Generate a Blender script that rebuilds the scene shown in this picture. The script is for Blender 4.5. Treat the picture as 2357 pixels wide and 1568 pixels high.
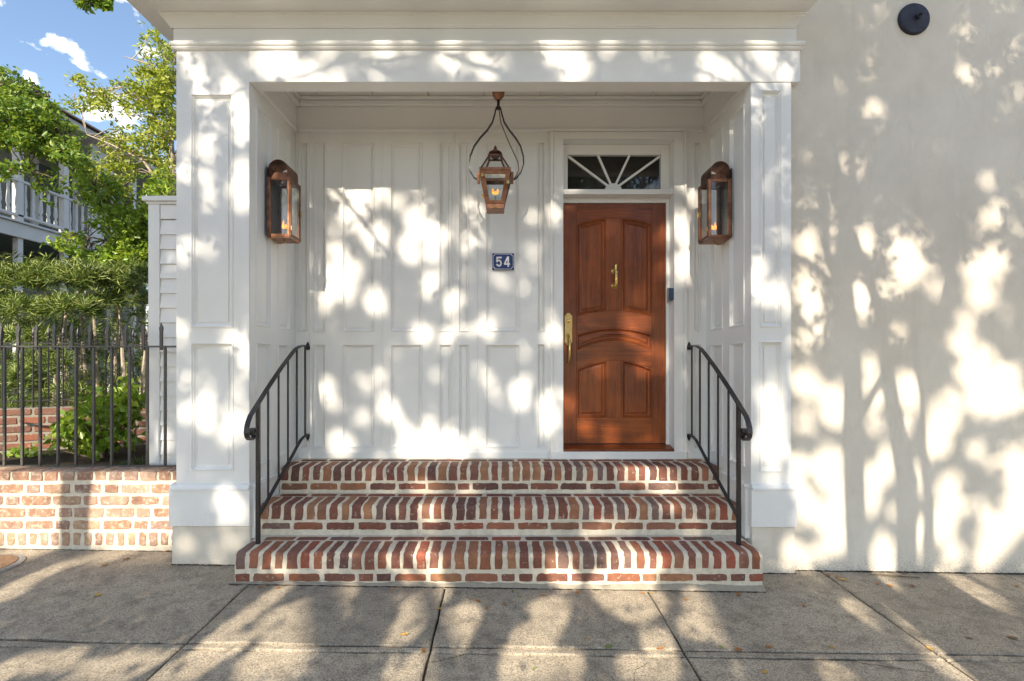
import bpy, bmesh, math, random
import numpy as np
from mathutils import Vector, Matrix

for _o in list(bpy.data.objects):
    bpy.data.objects.remove(_o)
scene = bpy.context.scene
COL = scene.collection
R = math.radians

# ------------------------------------------------------------------ camera
FPX, CX, CY, EYE = 1120.0, 1155.0, 830.0, 1.481      # survey of the photo: focal length, vanishing point, eye height
cam = bpy.data.cameras.new('camera'); cam_o = bpy.data.objects.new('camera', cam); COL.objects.link(cam_o)
cam_o.location = (0, 0, EYE); cam_o.rotation_euler = (R(90), 0, 0)
cam.sensor_width = 36; cam.lens = 36 * FPX / 2357
cam.shift_x = (1178.5 - CX) / 2357; cam.shift_y = (CY - 784) / 2357
cam.clip_start = .05; cam.clip_end = 3000
scene.camera = cam_o

# ------------------------------------------------------------------ sky and sun
SUN = Vector((.16, 1, -.62)).normalized()             # the way the sunlight travels
w = bpy.data.worlds.new('World'); scene.world = w; w.use_nodes = True
nt = w.node_tree; nt.nodes.clear()
wo = nt.nodes.new('ShaderNodeOutputWorld'); bg = nt.nodes.new('ShaderNodeBackground'); bg.inputs[1].default_value = .088
sky = nt.nodes.new('ShaderNodeTexSky'); sky.sky_type = 'NISHITA'; sky.sun_disc = False
sky.sun_elevation = math.asin(-SUN.z); sky.sun_rotation = R(189.1)
sky.air_density = 1.0; sky.dust_density = .4; sky.ozone_density = 2.4
tc = nt.nodes.new('ShaderNodeTexCoord'); mp = nt.nodes.new('ShaderNodeMapping')
mp.inputs['Location'].default_value = (3.31, 1.62, .45); mp.inputs['Scale'].default_value = (1, 1, 1.35)
nz = nt.nodes.new('ShaderNodeTexNoise'); nz.inputs['Scale'].default_value = 17; nz.inputs['Detail'].default_value = 7; nz.inputs['Roughness'].default_value = .52
cr = nt.nodes.new('ShaderNodeValToRGB'); cr.color_ramp.elements[0].position = .55; cr.color_ramp.elements[1].position = .63
mx = nt.nodes.new('ShaderNodeMix'); mx.data_type = 'RGBA'; mx.inputs[7].default_value = (7.0, 7.1, 7.3, 1)
nt.links.new(tc.outputs['Generated'], mp.inputs[0]); nt.links.new(mp.outputs[0], nz.inputs['Vector'])
nt.links.new(nz.outputs[0], cr.inputs[0]); nt.links.new(cr.outputs[0], mx.inputs[0]); nt.links.new(sky.outputs[0], mx.inputs[6])
nt.links.new(mx.outputs[2], bg.inputs[0]); nt.links.new(bg.outputs[0], wo.inputs[0])

sl = bpy.data.lights.new('sun', 'SUN'); sl.energy = 2.9; sl.angle = R(.53); sl.color = (1, .91, .78)
so = bpy.data.objects.new('sun', sl); COL.objects.link(so); so.location = (-3, -18, 12)
so.rotation_euler = SUN.to_track_quat('-Z', 'Y').to_euler()
scene.view_settings.view_transform = 'Standard'; scene.view_settings.look = 'None'
scene.view_settings.exposure = 1.68; scene.view_settings.gamma = 1
scene.view_settings.use_white_balance = True; scene.view_settings.white_balance_temperature = 7050; scene.view_settings.white_balance_tint = 10
scene.cycles.max_bounces = 8; scene.cycles.diffuse_bounces = 5; scene.cycles.transparent_max_bounces = 12
scene.cycles.use_denoising = True

# ------------------------------------------------------------------ helpers
def at(px, py, y):                       # a surveyed point of the photo at its real distance
    return Vector(((px - CX) * y / FPX, y, EYE + (CY - py) * y / FPX))
def gz(x, y):                            # the sidewalk falls to the kerb and a little to the right
    return -.0148 * x - .03 * (3.3 - y) - .01

class MB:
    def __init__(s): s.v = []; s.f = []
    def add(s, vs, fs):
        b = len(s.v); s.v += [tuple(q) for q in vs]; s.f += [tuple(i + b for i in q) for q in fs]; return s
    def box(s, x0, x1, y0, y1, z0, z1):
        return s.add([(x0,y0,z0),(x1,y0,z0),(x1,y1,z0),(x0,y1,z0),(x0,y0,z1),(x1,y0,z1),(x1,y1,z1),(x0,y1,z1)],
                     [(0,3,2,1),(4,5,6,7),(0,1,5,4),(1,2,6,5),(2,3,7,6),(3,0,4,7)])
    def hexa(s, lo, hi):                 # two rings of four points
        return s.add(list(lo) + list(hi), [(3,2,1,0),(4,5,6,7),(0,1,5,4),(1,2,6,5),(2,3,7,6),(3,0,4,7)])
    def tube(s, pts, rad, n=8):
        pts = [Vector(p) for p in pts]; m = len(pts)
        if not hasattr(rad, '__len__'): rad = [rad] * m
        vs = []; prev = None
        for i, p in enumerate(pts):
            d = (pts[min(i + 1, m - 1)] - pts[max(i - 1, 0)]).normalized()
            a = prev if prev else (Vector((0, 0, 1)) if abs(d.z) < .9 else Vector((1, 0, 0)))
            a = (a - d * a.dot(d)).normalized(); b = d.cross(a); prev = a
            for k in range(n):
                t = 2 * math.pi * k / n
                vs.append(p + (a * math.cos(t) + b * math.sin(t)) * rad[i])
        fs = [(i*n+k, i*n+(k+1)%n, (i+1)*n+(k+1)%n, (i+1)*n+k) for i in range(m-1) for k in range(n)]
        fs += [tuple(range(n-1, -1, -1)), tuple(range((m-1)*n, m*n))]
        return s.add(vs, fs)
    def sweep(s, pts, x, hw, th):        # flat bar bent in a plane of constant x
        vs = []; m = len(pts)
        for i, (y, z) in enumerate(pts):
            a = pts[max(i-1, 0)]; b = pts[min(i+1, m-1)]; d = Vector((b[0]-a[0], b[1]-a[1])).normalized(); nrm = Vector((-d.y, d.x)) * th
            vs += [(x-hw, y-nrm.x, z-nrm.y), (x+hw, y-nrm.x, z-nrm.y), (x+hw, y+nrm.x, z+nrm.y), (x-hw, y+nrm.x, z+nrm.y)]
        fs = [(i*4+k, i*4+(k+1)%4, i*4+4+(k+1)%4, i*4+4+k) for i in range(m-1) for k in range(4)] + [(3,2,1,0), tuple(range(m*4-4, m*4))]
        return s.add(vs, fs)
    def lathe(s, c, prof, n=20):         # prof: (radius, z) up the axis
        vs = [(c[0]+r*math.cos(2*math.pi*k/n), c[1]+r*math.sin(2*math.pi*k/n), c[2]+z) for r, z in prof for k in range(n)]
        m = len(prof)
        fs = [(i*n+k, i*n+(k+1)%n, (i+1)*n+(k+1)%n, (i+1)*n+k) for i in range(m-1) for k in range(n)] + [tuple(range(n-1,-1,-1)), tuple(range((m-1)*n, m*n))]
        return s.add(vs, fs)
    def prism(s, poly, fn, d0, d1):      # poly in 2d, fn(a, b, d) -> point
        n = len(poly); vs = [fn(a, b, d0) for a, b in poly] + [fn(a, b, d1) for a, b in poly]
        return s.add(vs, [tuple(range(n-1,-1,-1)), tuple(range(n, 2*n))] + [(k, (k+1)%n, n+(k+1)%n, n+k) for k in range(n)])
    def mesh(s, name, mat=None, smooth=False, fix=True):
        me = bpy.data.meshes.new(name); me.from_pydata([tuple(p) for p in s.v], [], s.f); me.update()
        if fix:
            b = bmesh.new(); b.from_mesh(me); bmesh.ops.recalc_face_normals(b, faces=b.faces); b.to_mesh(me); b.free()
        if smooth:
            me.polygons.foreach_set('use_smooth', [True] * len(me.polygons)); me.set_sharp_from_angle(angle=R(40))
        if mat: me.materials.append(mat)
        return me
    def build(s, name, mat, parent=None, smooth=False, bevel=0):
        return place(s.mesh(name, mat, smooth), name, parent, bevel=bevel)

def place(me, name, parent=None, loc=None, rot=None, scale=None, bevel=0):
    o = bpy.data.objects.new(name, me); COL.objects.link(o)
    if loc is not None: o.location = loc
    if rot is not None: o.rotation_euler = rot
    if scale is not None: o.scale = scale
    if parent is not None:
        o.parent = parent
        if parent.type == 'EMPTY': o.matrix_parent_inverse = Matrix.Translation(-Vector(parent.location))
    if bevel:
        m = o.modifiers.new('bevel', 'BEVEL'); m.width = bevel; m.segments = 2; m.limit_method = 'ANGLE'; m.angle_limit = R(40)
    return o
def tag(o, label, cat, group=None, kind=None):
    o['label'] = label
    if cat: o['category'] = cat
    if group: o['group'] = group
    if kind: o['kind'] = kind
    return o
def thing(name, label, cat, loc=(0, 0, 0), group=None):
    o = bpy.data.objects.new(name, None); COL.objects.link(o); o.location = loc; o.empty_display_size = .1
    return tag(o, label, cat, group)
def structure(o): o['kind'] = 'structure'; return o

# ------------------------------------------------------------------ materials
def new_mat(name):
    m = bpy.data.materials.new(name); m.use_nodes = True; n = m.node_tree; n.nodes.clear()
    o = n.nodes.new('ShaderNodeOutputMaterial'); p = n.nodes.new('ShaderNodeBsdfPrincipled'); n.links.new(p.outputs[0], o.inputs[0])
    return m, n, p, o
def N(n, t, **kw):
    q = n.nodes.new('ShaderNode' + t)
    for k, v in kw.items():
        if k.startswith('i_'): q.inputs[k[2:].replace('_', ' ')].default_value = v
        else: setattr(q, k, v)
    return q
def coord(n, scale=(1,1,1), kind='Object', rot=(0,0,0)):
    t = N(n, 'TexCoord'); m = N(n, 'Mapping'); m.inputs['Scale'].default_value = scale; m.inputs['Rotation'].default_value = rot
    n.links.new(t.outputs[kind], m.inputs[0]); return m.outputs[0]
def geo_coord(n, scale=(1,1,1)):
    t = N(n, 'NewGeometry'); m = N(n, 'Mapping'); m.inputs['Scale'].default_value = scale
    n.links.new(t.outputs['Position'], m.inputs[0]); return m.outputs[0]
def noise(n, vec, scale, detail=4, rough=.55, dist=0):
    q = N(n, 'TexNoise'); q.inputs['Scale'].default_value = scale; q.inputs['Detail'].default_value = detail; q.inputs['Roughness'].default_value = rough; q.inputs['Distortion'].default_value = dist
    n.links.new(vec, q.inputs['Vector']); return q.outputs[0]
def ramp(n, fac, stops, interp='LINEAR'):
    q = N(n, 'ValToRGB'); e = q.color_ramp.elements; q.color_ramp.interpolation = interp
    while len(e) < len(stops): e.new(.5)
    for i, (p, c) in enumerate(stops):
        e[i].position = p; e[i].color = (c, c, c, 1) if not hasattr(c, '__len__') else (*c, 1)
    n.links.new(fac, q.inputs[0]); return q.outputs[0]
def mix(n, fac, a, b, mode='MIX'):
    q = N(n, 'Mix', data_type='RGBA', blend_type=mode)
    for i, s in ((0, fac), (6, a), (7, b)):
        if hasattr(s, 'links'): n.links.new(s, q.inputs[i])
        elif hasattr(s, '__len__'): q.inputs[i].default_value = (*s, 1)
        else: q.inputs[i].default_value = s
    return q.outputs[2]
def bump(n, p, h, strength=.3, dist=.01):
    b = N(n, 'Bump'); b.inputs['Strength'].default_value = strength; b.inputs['Distance'].default_value = dist
    n.links.new(h, b.inputs['Height']); n.links.new(b.outputs[0], p.inputs['Normal'])
def setc(n, p, c):
    if hasattr(c, 'links'): n.links.new(c, p.inputs['Base Color'])
    else: p.inputs['Base Color'].default_value = (*c, 1)
def simple(name, col, rough=.5, metal=0, var=.12, scale=20, bumpk=0, spec=.5):
    m, n, p, o = new_mat(name); v = geo_coord(n); f = noise(n, v, scale)
    setc(n, p, mix(n, ramp(n, f, [(.3, 0), (.7, 1)]), tuple(c*(1-var) for c in col), tuple(min(1, c*(1+var)) for c in col)))
    p.inputs['Roughness'].default_value = rough; p.inputs['Metallic'].default_value = metal; p.inputs['Specular IOR Level'].default_value = spec
    if bumpk: bump(n, p, f, bumpk, .004)
    return m

def paint_mat(name='white_paint', col=(.79, .79, .775)):
    m, n, p, o = new_mat(name); v = geo_coord(n)
    f = noise(n, v, 2.2, 5); g = noise(n, geo_coord(n, (14, 14, 1.5)), 6, 3); d = noise(n, v, 60, 3, .7)
    c = mix(n, ramp(n, f, [(.3, 0), (.75, 1)]), tuple(q*.95 for q in col), tuple(min(1, q*1.03) for q in col))
    c = mix(n, ramp(n, d, [(.66, 0), (.8, .35)]), c, tuple(q*.75 for q in col))
    k = noise(n, geo_coord(n, (1.5, 1.5, .5)), 7, 6, .7); c = mix(n, ramp(n, k, [(.62, 0), (.78, .22)]), c, tuple(q*.68 for q in col))
    sx = N(n, 'SeparateXYZ'); gp = N(n, 'NewGeometry'); n.links.new(gp.outputs['Position'], sx.inputs[0]); lo = N(n, 'MapRange'); lo.inputs[1].default_value = .25; lo.inputs[2].default_value = .75; lo.inputs[3].default_value = .22; lo.inputs[4].default_value = 0; n.links.new(sx.outputs[2], lo.inputs[0])
    sd = N(n, 'Math', operation='ADD'); n.links.new(d, sd.inputs[0]); n.links.new(lo.outputs[0], sd.inputs[1]); c = mix(n, ramp(n, sd.outputs[0], [(.70, 0), (.95, .35)]), c, (.50, .46, .40))
    setc(n, p, c); p.inputs['Roughness'].default_value = .5; bump(n, p, g, .14, .004); return m
M = {}
M['white'] = paint_mat()
M['ceil'] = paint_mat('ceiling_paint', (.77, .75, .71))

def stucco():
    m, n, p, o = new_mat('stucco'); v = geo_coord(n)
    f = noise(n, v, 1.3, 5); g = noise(n, v, 170, 3, .6); k = noise(n, v, 9, 6, .6)
    c = mix(n, ramp(n, f, [(.3, 0), (.7, 1)]), (.635, .58, .495), (.74, .685, .60))
    tr = noise(n, geo_coord(n, (1, 1, .55)), 5.5, 6, .62, .8); c = mix(n, ramp(n, tr, [(.30, .32), (.55, 0)]), c, (.55, .505, .435))
    dm = noise(n, geo_coord(n, (7, 7, .5)), 1.0, 4); c = mix(n, ramp(n, dm, [(.56, 0), (.74, .30)]), c, (.52, .475, .40))
    sp = N(n, 'SeparateXYZ'); gp = N(n, 'NewGeometry'); n.links.new(gp.outputs['Position'], sp.inputs[0])
    low = N(n, 'MapRange'); low.inputs[1].default_value = -.1; low.inputs[2].default_value = .20; low.inputs[3].default_value = .30; low.inputs[4].default_value = 0
    n.links.new(sp.outputs[2], low.inputs[0])
    gr = N(n, 'Math', operation='ADD'); n.links.new(low.outputs[0], gr.inputs[0]); n.links.new(g, gr.inputs[1])
    c = mix(n, ramp(n, gr.outputs[0], [(.68, 0), (.90, .75)]), c, (.20, .175, .14))
    c = mix(n, ramp(n, k, [(.68, 0), (.8, .25)]), c, (.42, .40, .36))
    setc(n, p, c); p.inputs['Roughness'].default_value = .85; p.inputs['Specular IOR Level'].default_value = .2
    ad = N(n, 'Math', operation='MULTIPLY_ADD'); n.links.new(tr, ad.inputs[0]); ad.inputs[1].default_value = 2.2; n.links.new(g, ad.inputs[2]); bump(n, p, ad.outputs[0], .40, .004); return m
M['stucco'] = stucco()

MORTAR = (.72, .65, .53)
def brick_mat(name, cols, smear_lo, smear_hi, smear, dust=.22):
    m, n, p, o = new_mat(name); v = geo_coord(n); oi = N(n, 'ObjectInfo')
    k = len(cols); c = ramp(n, oi.outputs['Random'], [(i / k, cols[i]) for i in range(k)], 'CONSTANT')
    f = noise(n, v, 28, 6, .65); h = noise(n, v, 11, 3, .5); g = noise(n, v, 260, 3)
    c = mix(n, ramp(n, h, [(.36, .0), (.74, .6)]), c, (.105, .055, .045))
    c = mix(n, ramp(n, g, [(.3, .25), (.5, 0)]), c, (.5, .3, .2))
    c = mix(n, ramp(n, f, [(smear_lo, 0), (smear_hi, smear)]), c, (.58, .52, .42))
    d = noise(n, v, 45, 5, .7); c = mix(n, ramp(n, d, [(.45, 0), (.75, dust)]), c, (.34, .25, .19))
    setc(n, p, c); p.inputs['Roughness'].default_value = .8; p.inputs['Specular IOR Level'].default_value = .25
    bump(n, p, f, .5, .006); return m
M['brick'] = brick_mat('step_brick', [(.28,.095,.05),(.20,.065,.042),(.34,.14,.07),(.16,.058,.045),(.25,.11,.065),(.33,.08,.045),(.20,.08,.06),(.12,.05,.045),(.36,.17,.085),(.24,.085,.062),(.17,.055,.042),(.31,.13,.08),(.33,.12,.07),(.26,.09,.06),(.18,.11,.095)], .60, .74, .8)
M['brick2'] = brick_mat('garden_brick', [(.42,.26,.17),(.46,.30,.19),(.38,.22,.16),(.34,.18,.12),(.45,.29,.21),(.30,.19,.15),(.42,.27,.17),(.36,.19,.12)], .50, .68, .85, .6)
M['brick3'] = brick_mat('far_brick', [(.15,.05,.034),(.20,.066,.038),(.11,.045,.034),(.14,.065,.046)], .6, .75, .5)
def mortar_mat(name, col):
    m, n, p, o = new_mat(name); v = geo_coord(n); f = noise(n, v, 30, 6, .65); g = noise(n, v, 150, 3, .6); q = noise(n, v, 5, 3)
    c = mix(n, ramp(n, f, [(.3, 0), (.7, 1)]), tuple(x*.80 for x in col), tuple(x*1.08 for x in col))
    c = mix(n, ramp(n, q, [(.52, 0), (.75, .5)]), c, (.38, .33, .26))
    setc(n, p, c); p.inputs['Roughness'].default_value = .9; p.inputs['Specular IOR Level'].default_value = .2
    a = N(n, 'Math', operation='ADD'); n.links.new(f, a.inputs[0]); n.links.new(g, a.inputs[1]); bump(n, p, a.outputs[0], .7, .006); return m
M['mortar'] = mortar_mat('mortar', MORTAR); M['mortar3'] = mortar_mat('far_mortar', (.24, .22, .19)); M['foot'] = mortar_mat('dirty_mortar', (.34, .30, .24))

def concrete():
    m, n, p, o = new_mat('sidewalk_concrete'); v = geo_coord(n); oi = N(n, 'ObjectInfo')
    f = noise(n, v, 1.6, 6, .6); g = noise(n, v, 120, 4, .75); h = noise(n, v, 9, 7, .72)
    vo = N(n, 'TexVoronoi'); vo.inputs['Scale'].default_value = 60; n.links.new(v, vo.inputs['Vector'])
    c = mix(n, ramp(n, f, [(.3, 0), (.7, 1)]), (.42, .355, .265), (.60, .515, .395))
    c = mix(n, ramp(n, oi.outputs['Random'], [(0, 0), (1, .75)]), c, (.36, .315, .25))
    c = mix(n, ramp(n, h, [(.36, .7), (.54, 0)]), c, (.20, .175, .14))
    c = mix(n, ramp(n, g, [(.40, .8), (.54, 0)]), c, (.115, .10, .08))
    c = mix(n, ramp(n, vo.outputs[0], [(.05, .75), (.13, 0)]), c, (.66, .62, .55))
    setc(n, p, c); p.inputs['Roughness'].default_value = .85; p.inputs['Specular IOR Level'].default_value = .25
    a = N(n, 'Math', operation='ADD'); n.links.new(g, a.inputs[0]); n.links.new(h, a.inputs[1]); bump(n, p, a.outputs[0], .5, .006); return m
M['concrete'] = concrete()
M['soil'] = simple('soil', (.05, .038, .026), .95, 0, .4, 30, .6, .1)
M['joint'] = simple('joint_dirt', (.06, .05, .038), .95, 0, .4, 60, .6, .1)
M['asphalt'] = simple('pale_road_paving', (.30, .26, .205), .9, 0, .3, 80, .4, .2)  # unseen road, its tone paled to bounce more sun into the porch
M['kerb'] = simple('kerb_stone', (.30, .29, .27), .85, 0, .2, 30, .3, .2)

def iron():
    m, n, p, o = new_mat('black_iron'); v = geo_coord(n); f = noise(n, v, 90, 4, .6); g = noise(n, v, 18, 4)
    setc(n, p, mix(n, ramp(n, g, [(.55, 0), (.75, 1)]), (.016, .015, .017), (.045, .032, .024)))
    p.inputs['Roughness'].default_value = .32; n.links.new(ramp(n, f, [(.3, .22), (.7, .5)]), p.inputs['Roughness'])
    bump(n, p, f, .35, .003); return m
M['iron'] = iron()
M['glint_grey_iron'] = simple('glint_grey_iron', (.075, .068, .060), .42, 0, .55, 120, .4)  # iron greyed to carry sun glint in its colour, with dirt speckles
def metal(name, a, b, rough, scale=18):
    m, n, p, o = new_mat(name); v = geo_coord(n); f = noise(n, v, scale, 5, .6)
    setc(n, p, mix(n, ramp(n, f, [(.35, 0), (.7, 1)]), a, b)); p.inputs['Metallic'].default_value = 1; p.inputs['Roughness'].default_value = rough
    return m
M['copper'] = metal('aged_copper', (.22, .105, .065), (.44, .22, .14), .42)
M['dark_copper'] = metal('dark_copper', (.11, .06, .043), (.26, .13, .085), .45)
M['brass'] = metal('polished_brass', (.62, .42, .14), (.85, .62, .25), .22)
M['old_brass'] = metal('satin_brass', (.42, .31, .14), (.60, .45, .20), .38)
M['slate_metal'] = simple('dark_back_plate', (.075, .08, .09), .3, .7, .4, 9)
M['black_plastic'] = simple('black_plastic', (.015, .017, .025), .25)
M['navy_plastic'] = simple('navy_plastic', (.02, .04, .09), .15)
M['grey_plastic'] = simple('grey_plastic', (.42, .43, .45), .35)
M['room_shade'] = simple('room_shade', (.05, .046, .042), .9)  # near-black colour stands for the shade of an unlit room
M['blue_enamel'] = simple('blue_enamel', (.012, .035, .16), .22, 0, .08)
M['white_enamel'] = simple('white_enamel', (.78, .78, .76), .25, 0, .03)
M['tie'] = simple('dark_cast_iron', (.018, .02, .035), .6, .2, .5, 25, .4)

def glass():
    m = bpy.data.materials.new('clear_glass'); m.use_nodes = True; n = m.node_tree; n.nodes.clear()
    o = N(n, 'OutputMaterial'); t = N(n, 'BsdfTransparent'); g = N(n, 'BsdfGlossy'); g.inputs['Roughness'].default_value = .03; fr = N(n, 'Fresnel'); ge = N(n, 'NewGeometry'); mr = N(n, 'MapRange'); mr.inputs[3].default_value = 1.5; mr.inputs[4].default_value = 1/1.5; n.links.new(ge.outputs['Backfacing'], mr.inputs[0]); n.links.new(mr.outputs[0], fr.inputs[0])
    t.inputs[0].default_value = (.93, .95, .95, 1); s = N(n, 'MixShader')
    n.links.new(fr.outputs[0], s.inputs[0]); n.links.new(t.outputs[0], s.inputs[1]); n.links.new(g.outputs[0], s.inputs[2]); n.links.new(s.outputs[0], o.inputs[0]); return m
M['glass'] = glass()
def flame():
    m = bpy.data.materials.new('gas_flame'); m.use_nodes = True; n = m.node_tree; n.nodes.clear()
    o = N(n, 'OutputMaterial'); e = N(n, 'Emission'); e.inputs[1].default_value = .8
    f = noise(n, geo_coord(n), 40, 2); n.links.new(mix(n, ramp(n, f, [(.4, 0), (.6, 1)]), (1, .22, .02), (1, .40, .07)), e.inputs[0]); n.links.new(e.outputs[0], o.inputs[0]); return m
M['flame'] = flame()

def wood(name, horizontal):
    m, n, p, o = new_mat(name)
    sc = (1.3, 30, 26) if horizontal else (26, 30, 1.3)
    v = geo_coord(n, sc); oi = N(n, 'ObjectInfo')
    va = N(n, 'VectorMath', operation='ADD'); cm = N(n, 'CombineXYZ')
    mu = N(n, 'Math', operation='MULTIPLY'); mu.inputs[1].default_value = 40; n.links.new(oi.outputs['Random'], mu.inputs[0]); n.links.new(mu.outputs[0], cm.inputs[1])
    n.links.new(v, va.inputs[0]); n.links.new(cm.outputs[0], va.inputs[1]); v = va.outputs[0]
    f = noise(n, v, 1.0, 5, .6, .6); g = noise(n, v, 7, 4, .7); h = noise(n, geo_coord(n), 2.4, 2)
    c = mix(n, ramp(n, f, [(.28, 0), (.72, 1)]), (.10, .021, .007), (.36, .085, .016))
    c = mix(n, ramp(n, g, [(.34, .8), (.56, 0)]), c, (.06, .016, .008))
    c = mix(n, ramp(n, h, [(.4, 0), (.7, .35)]), c, (.46, .12, .02))  # broad orange patches put a sunlit glow into the wood colour
    c = mix(n, ramp(n, oi.outputs['Random'], [(0, 0), (1, .3)]), c, (.16, .045, .02))
    setc(n, p, c); p.inputs['Roughness'].default_value = .38; p.inputs['Specular IOR Level'].default_value = .3; p.inputs['Coat Weight'].default_value = .18; p.inputs['Coat Roughness'].default_value = .2
    bump(n, p, g, .06, .002); return m
M['wood_v'] = wood('mahogany_upright', False); M['wood_h'] = wood('mahogany_level', True)

def leaf_mat(name, cols, trans=.42, rough=.45):
    m = bpy.data.materials.new(name); m.use_nodes = True; n = m.node_tree; n.nodes.clear()
    o = N(n, 'OutputMaterial'); p = N(n, 'BsdfPrincipled'); t = N(n, 'BsdfTranslucent'); s = N(n, 'MixShader'); s.inputs[0].default_value = trans
    ge = N(n, 'NewGeometry'); k = len(cols)
    c = ramp(n, ge.outputs['Random Per Island'], [(i / max(1, k - 1), cols[i]) for i in range(k)])
    n.links.new(c, p.inputs['Base Color']); p.inputs['Roughness'].default_value = rough
    n.links.new(mix(n, .5, c, (.25, .32, .02)), t.inputs[0])
    n.links.new(p.outputs[0], s.inputs[1]); n.links.new(t.outputs[0], s.inputs[2]); n.links.new(s.outputs[0], o.inputs[0]); return m
M['leaf_yellow'] = leaf_mat('yellow_green_leaf', [(.13,.21,.022),(.28,.35,.03),(.44,.46,.05),(.20,.28,.03),(.50,.50,.10)])
M['leaf_green'] = leaf_mat('fresh_green_leaf', [(.11,.22,.025),(.22,.37,.035),(.38,.48,.06),(.14,.27,.04)], .45, .32)
M['leaf_dark'] = leaf_mat('dark_green_leaf', [(.06,.14,.018),(.11,.22,.025),(.18,.30,.032),(.28,.36,.035)])
M['leaf_hedge'] = leaf_mat('hedge_leaf', [(.03,.065,.013),(.07,.125,.02),(.16,.23,.04),(.38,.42,.13)], .25)
M['leaf_oak'] = leaf_mat('street_tree_leaf', [(.05,.065,.02),(.07,.09,.025),(.09,.10,.03)], .12)
M['grass'] = leaf_mat('grass_blade', [(.05,.10,.02),(.10,.14,.03),(.16,.16,.06)], .2)
M['bark'] = simple('bark', (.15, .115, .085), .9, 0, .4, 25, .7, .2)
M['pale_bark'] = simple('pale_bark', (.33, .28, .22), .85, 0, .35, 20, .5, .2)

# ------------------------------------------------------------------ the ground
g = MB(); g.add([(-400,-400,-.75),(400,-400,-.75),(400,400,-.75),(-400,400,-.75)], [(0,1,2,3)])
structure(g.build('ground', M['soil']))
rd = MB(); rd.add([(-60,-9.5,-.40),(60,-9.5,-.40),(60,-1.35,-.40),(-60,-1.35,-.40)], [(0,1,2,3)])
structure(rd.build('road', M['asphalt']))
kb = MB(); kb.hexa([(-40,-1.35,-.7),(40,-1.35,-.7),(40,-1.2,-.7),(-40,-1.2,-.7)], [(-40,-1.35,gz(-3,-1.3)),(40,-1.35,gz(3,-1.3)),(40,-1.2,gz(3,-1.2)),(-40,-1.2,gz(-3,-1.2))])
structure(kb.build('kerb', M['kerb'], bevel=.015))
vg = MB(); vg.box(-60, 60, -13, -9.5, -.7, -.3); structure(vg.build('far_verge', M['soil']))

rng = random.Random(4)
sw = MB()                                                  # the dirt bed that shows in the joints
sw.add([(-12,-1.2,gz(-12,-1.2)-.022),(12,-1.2,gz(12,-1.2)-.022),(12,3.75,gz(12,3.75)-.022),(-12,3.75,gz(-12,3.75)-.022)], [(0,1,2,3)])
sidewalk = structure(sw.build('sidewalk', M['joint']))
def slab(x0, x1, y0, y1, rough=(.003, .003), seed=0):
    r = random.Random(seed); pts = []
    def edge(a, b, amp):
        n = max(2, int((Vector(b) - Vector(a)).length / .07)); out = []; t = Vector((b[1]-a[1], a[0]-b[0])).normalized(); wob = 0
        for i in range(n):
            wob = wob * .6 + r.uniform(-1, 1) * amp; q = Vector(a).lerp(Vector(b), i / n)
            out.append(tuple(q + (t * wob if i else Vector((0, 0)))))
        return out
    pts += edge((x0, y0), (x1, y0), rough[0]) + edge((x1, y0), (x1, y1), rough[1]) + edge((x1, y1), (x0, y1), rough[0]) + edge((x0, y1), (x0, y0), rough[1])
    tx, ty = r.uniform(-.002, .002), r.uniform(-.002, .002); cx, cy = (x0+x1)/2, (y0+y1)/2; n = len(pts)
    def z(p): return gz(*p) + tx*(p[0]-cx) + ty*(p[1]-cy)
    inn = [(cx+(p[0]-cx)*(1-.008/abs(x1-x0)*2), cy+(p[1]-cy)*(1-.008/abs(y1-y0)*2)) for p in pts]
    m = MB(); m.add([(*p, z(p)) for p in inn] + [(*p, z(p)-.006) for p in pts] + [(*p, z(p)-.06) for p in pts],
        [tuple(range(n))] + [(n+k, n+(k+1)%n, (k+1)%n, k) for k in range(n)] + [(2*n+k, 2*n+(k+1)%n, n+(k+1)%n, n+k) for k in range(n)])
    return m.build('slab', M['concrete'], sidewalk)
XJ = [-7.0, -4.3, -1.665, -.372, .955, 2.300, 3.62, 7.0]
for i in range(len(XJ) - 1):
    a, b = XJ[i] + .006, XJ[i+1] - .006
    slab(a, b, 2.572, 3.74, (.012 if i < 2 else .004, .003), 10 + i)
    slab(a, b, 2.518, 2.560, (.005, .003), 30 + i)
    slab(a, b, 1.20, 2.508, (.004, .003), 50 + i); slab(a, b, -1.19, 1.188, (.003, .003), 70 + i)

def ribbon(pts, w0, w1, seed, name):
    r = random.Random(seed); m = MB(); n = 0
    for a, c in zip(pts, pts[1:]):
        a, c = Vector(a), Vector(c); k = max(2, int((c-a).length/.02)); t = Vector((a.y-c.y, c.x-a.x)).normalized()
        for i in range(k):
            q = a.lerp(c, i/k) + t*r.uniform(-.003, .003); wd = r.uniform(w0, w1)/2
            for s_ in (-1, 1): e = q + t*wd*s_; m.v.append((e.x, e.y, gz(e.x, e.y)+.0035))
            n += 1
    m.f += [(i*2, i*2+2, i*2+3, i*2+1) for i in range(n-1)]
    return m.build(name, M['joint'], sidewalk)
ribbon([(2.13,3.507),(6.9,3.507)], .004, .030, 1, 'dirt_line'); ribbon([(1.76,3.455),(2.11,3.455)], .004, .02, 2, 'dirt_line'); ribbon([(-2.35,3.458),(-1.80,3.458)], .004, .022, 3, 'dirt_line')
ribbon([(-5.0,3.672),(-2.37,3.672)], .002, .014, 4, 'dirt_line'); ribbon([(-1.79,3.186),(1.75,3.186)], .002, .018, 5, 'dirt_line')
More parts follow.
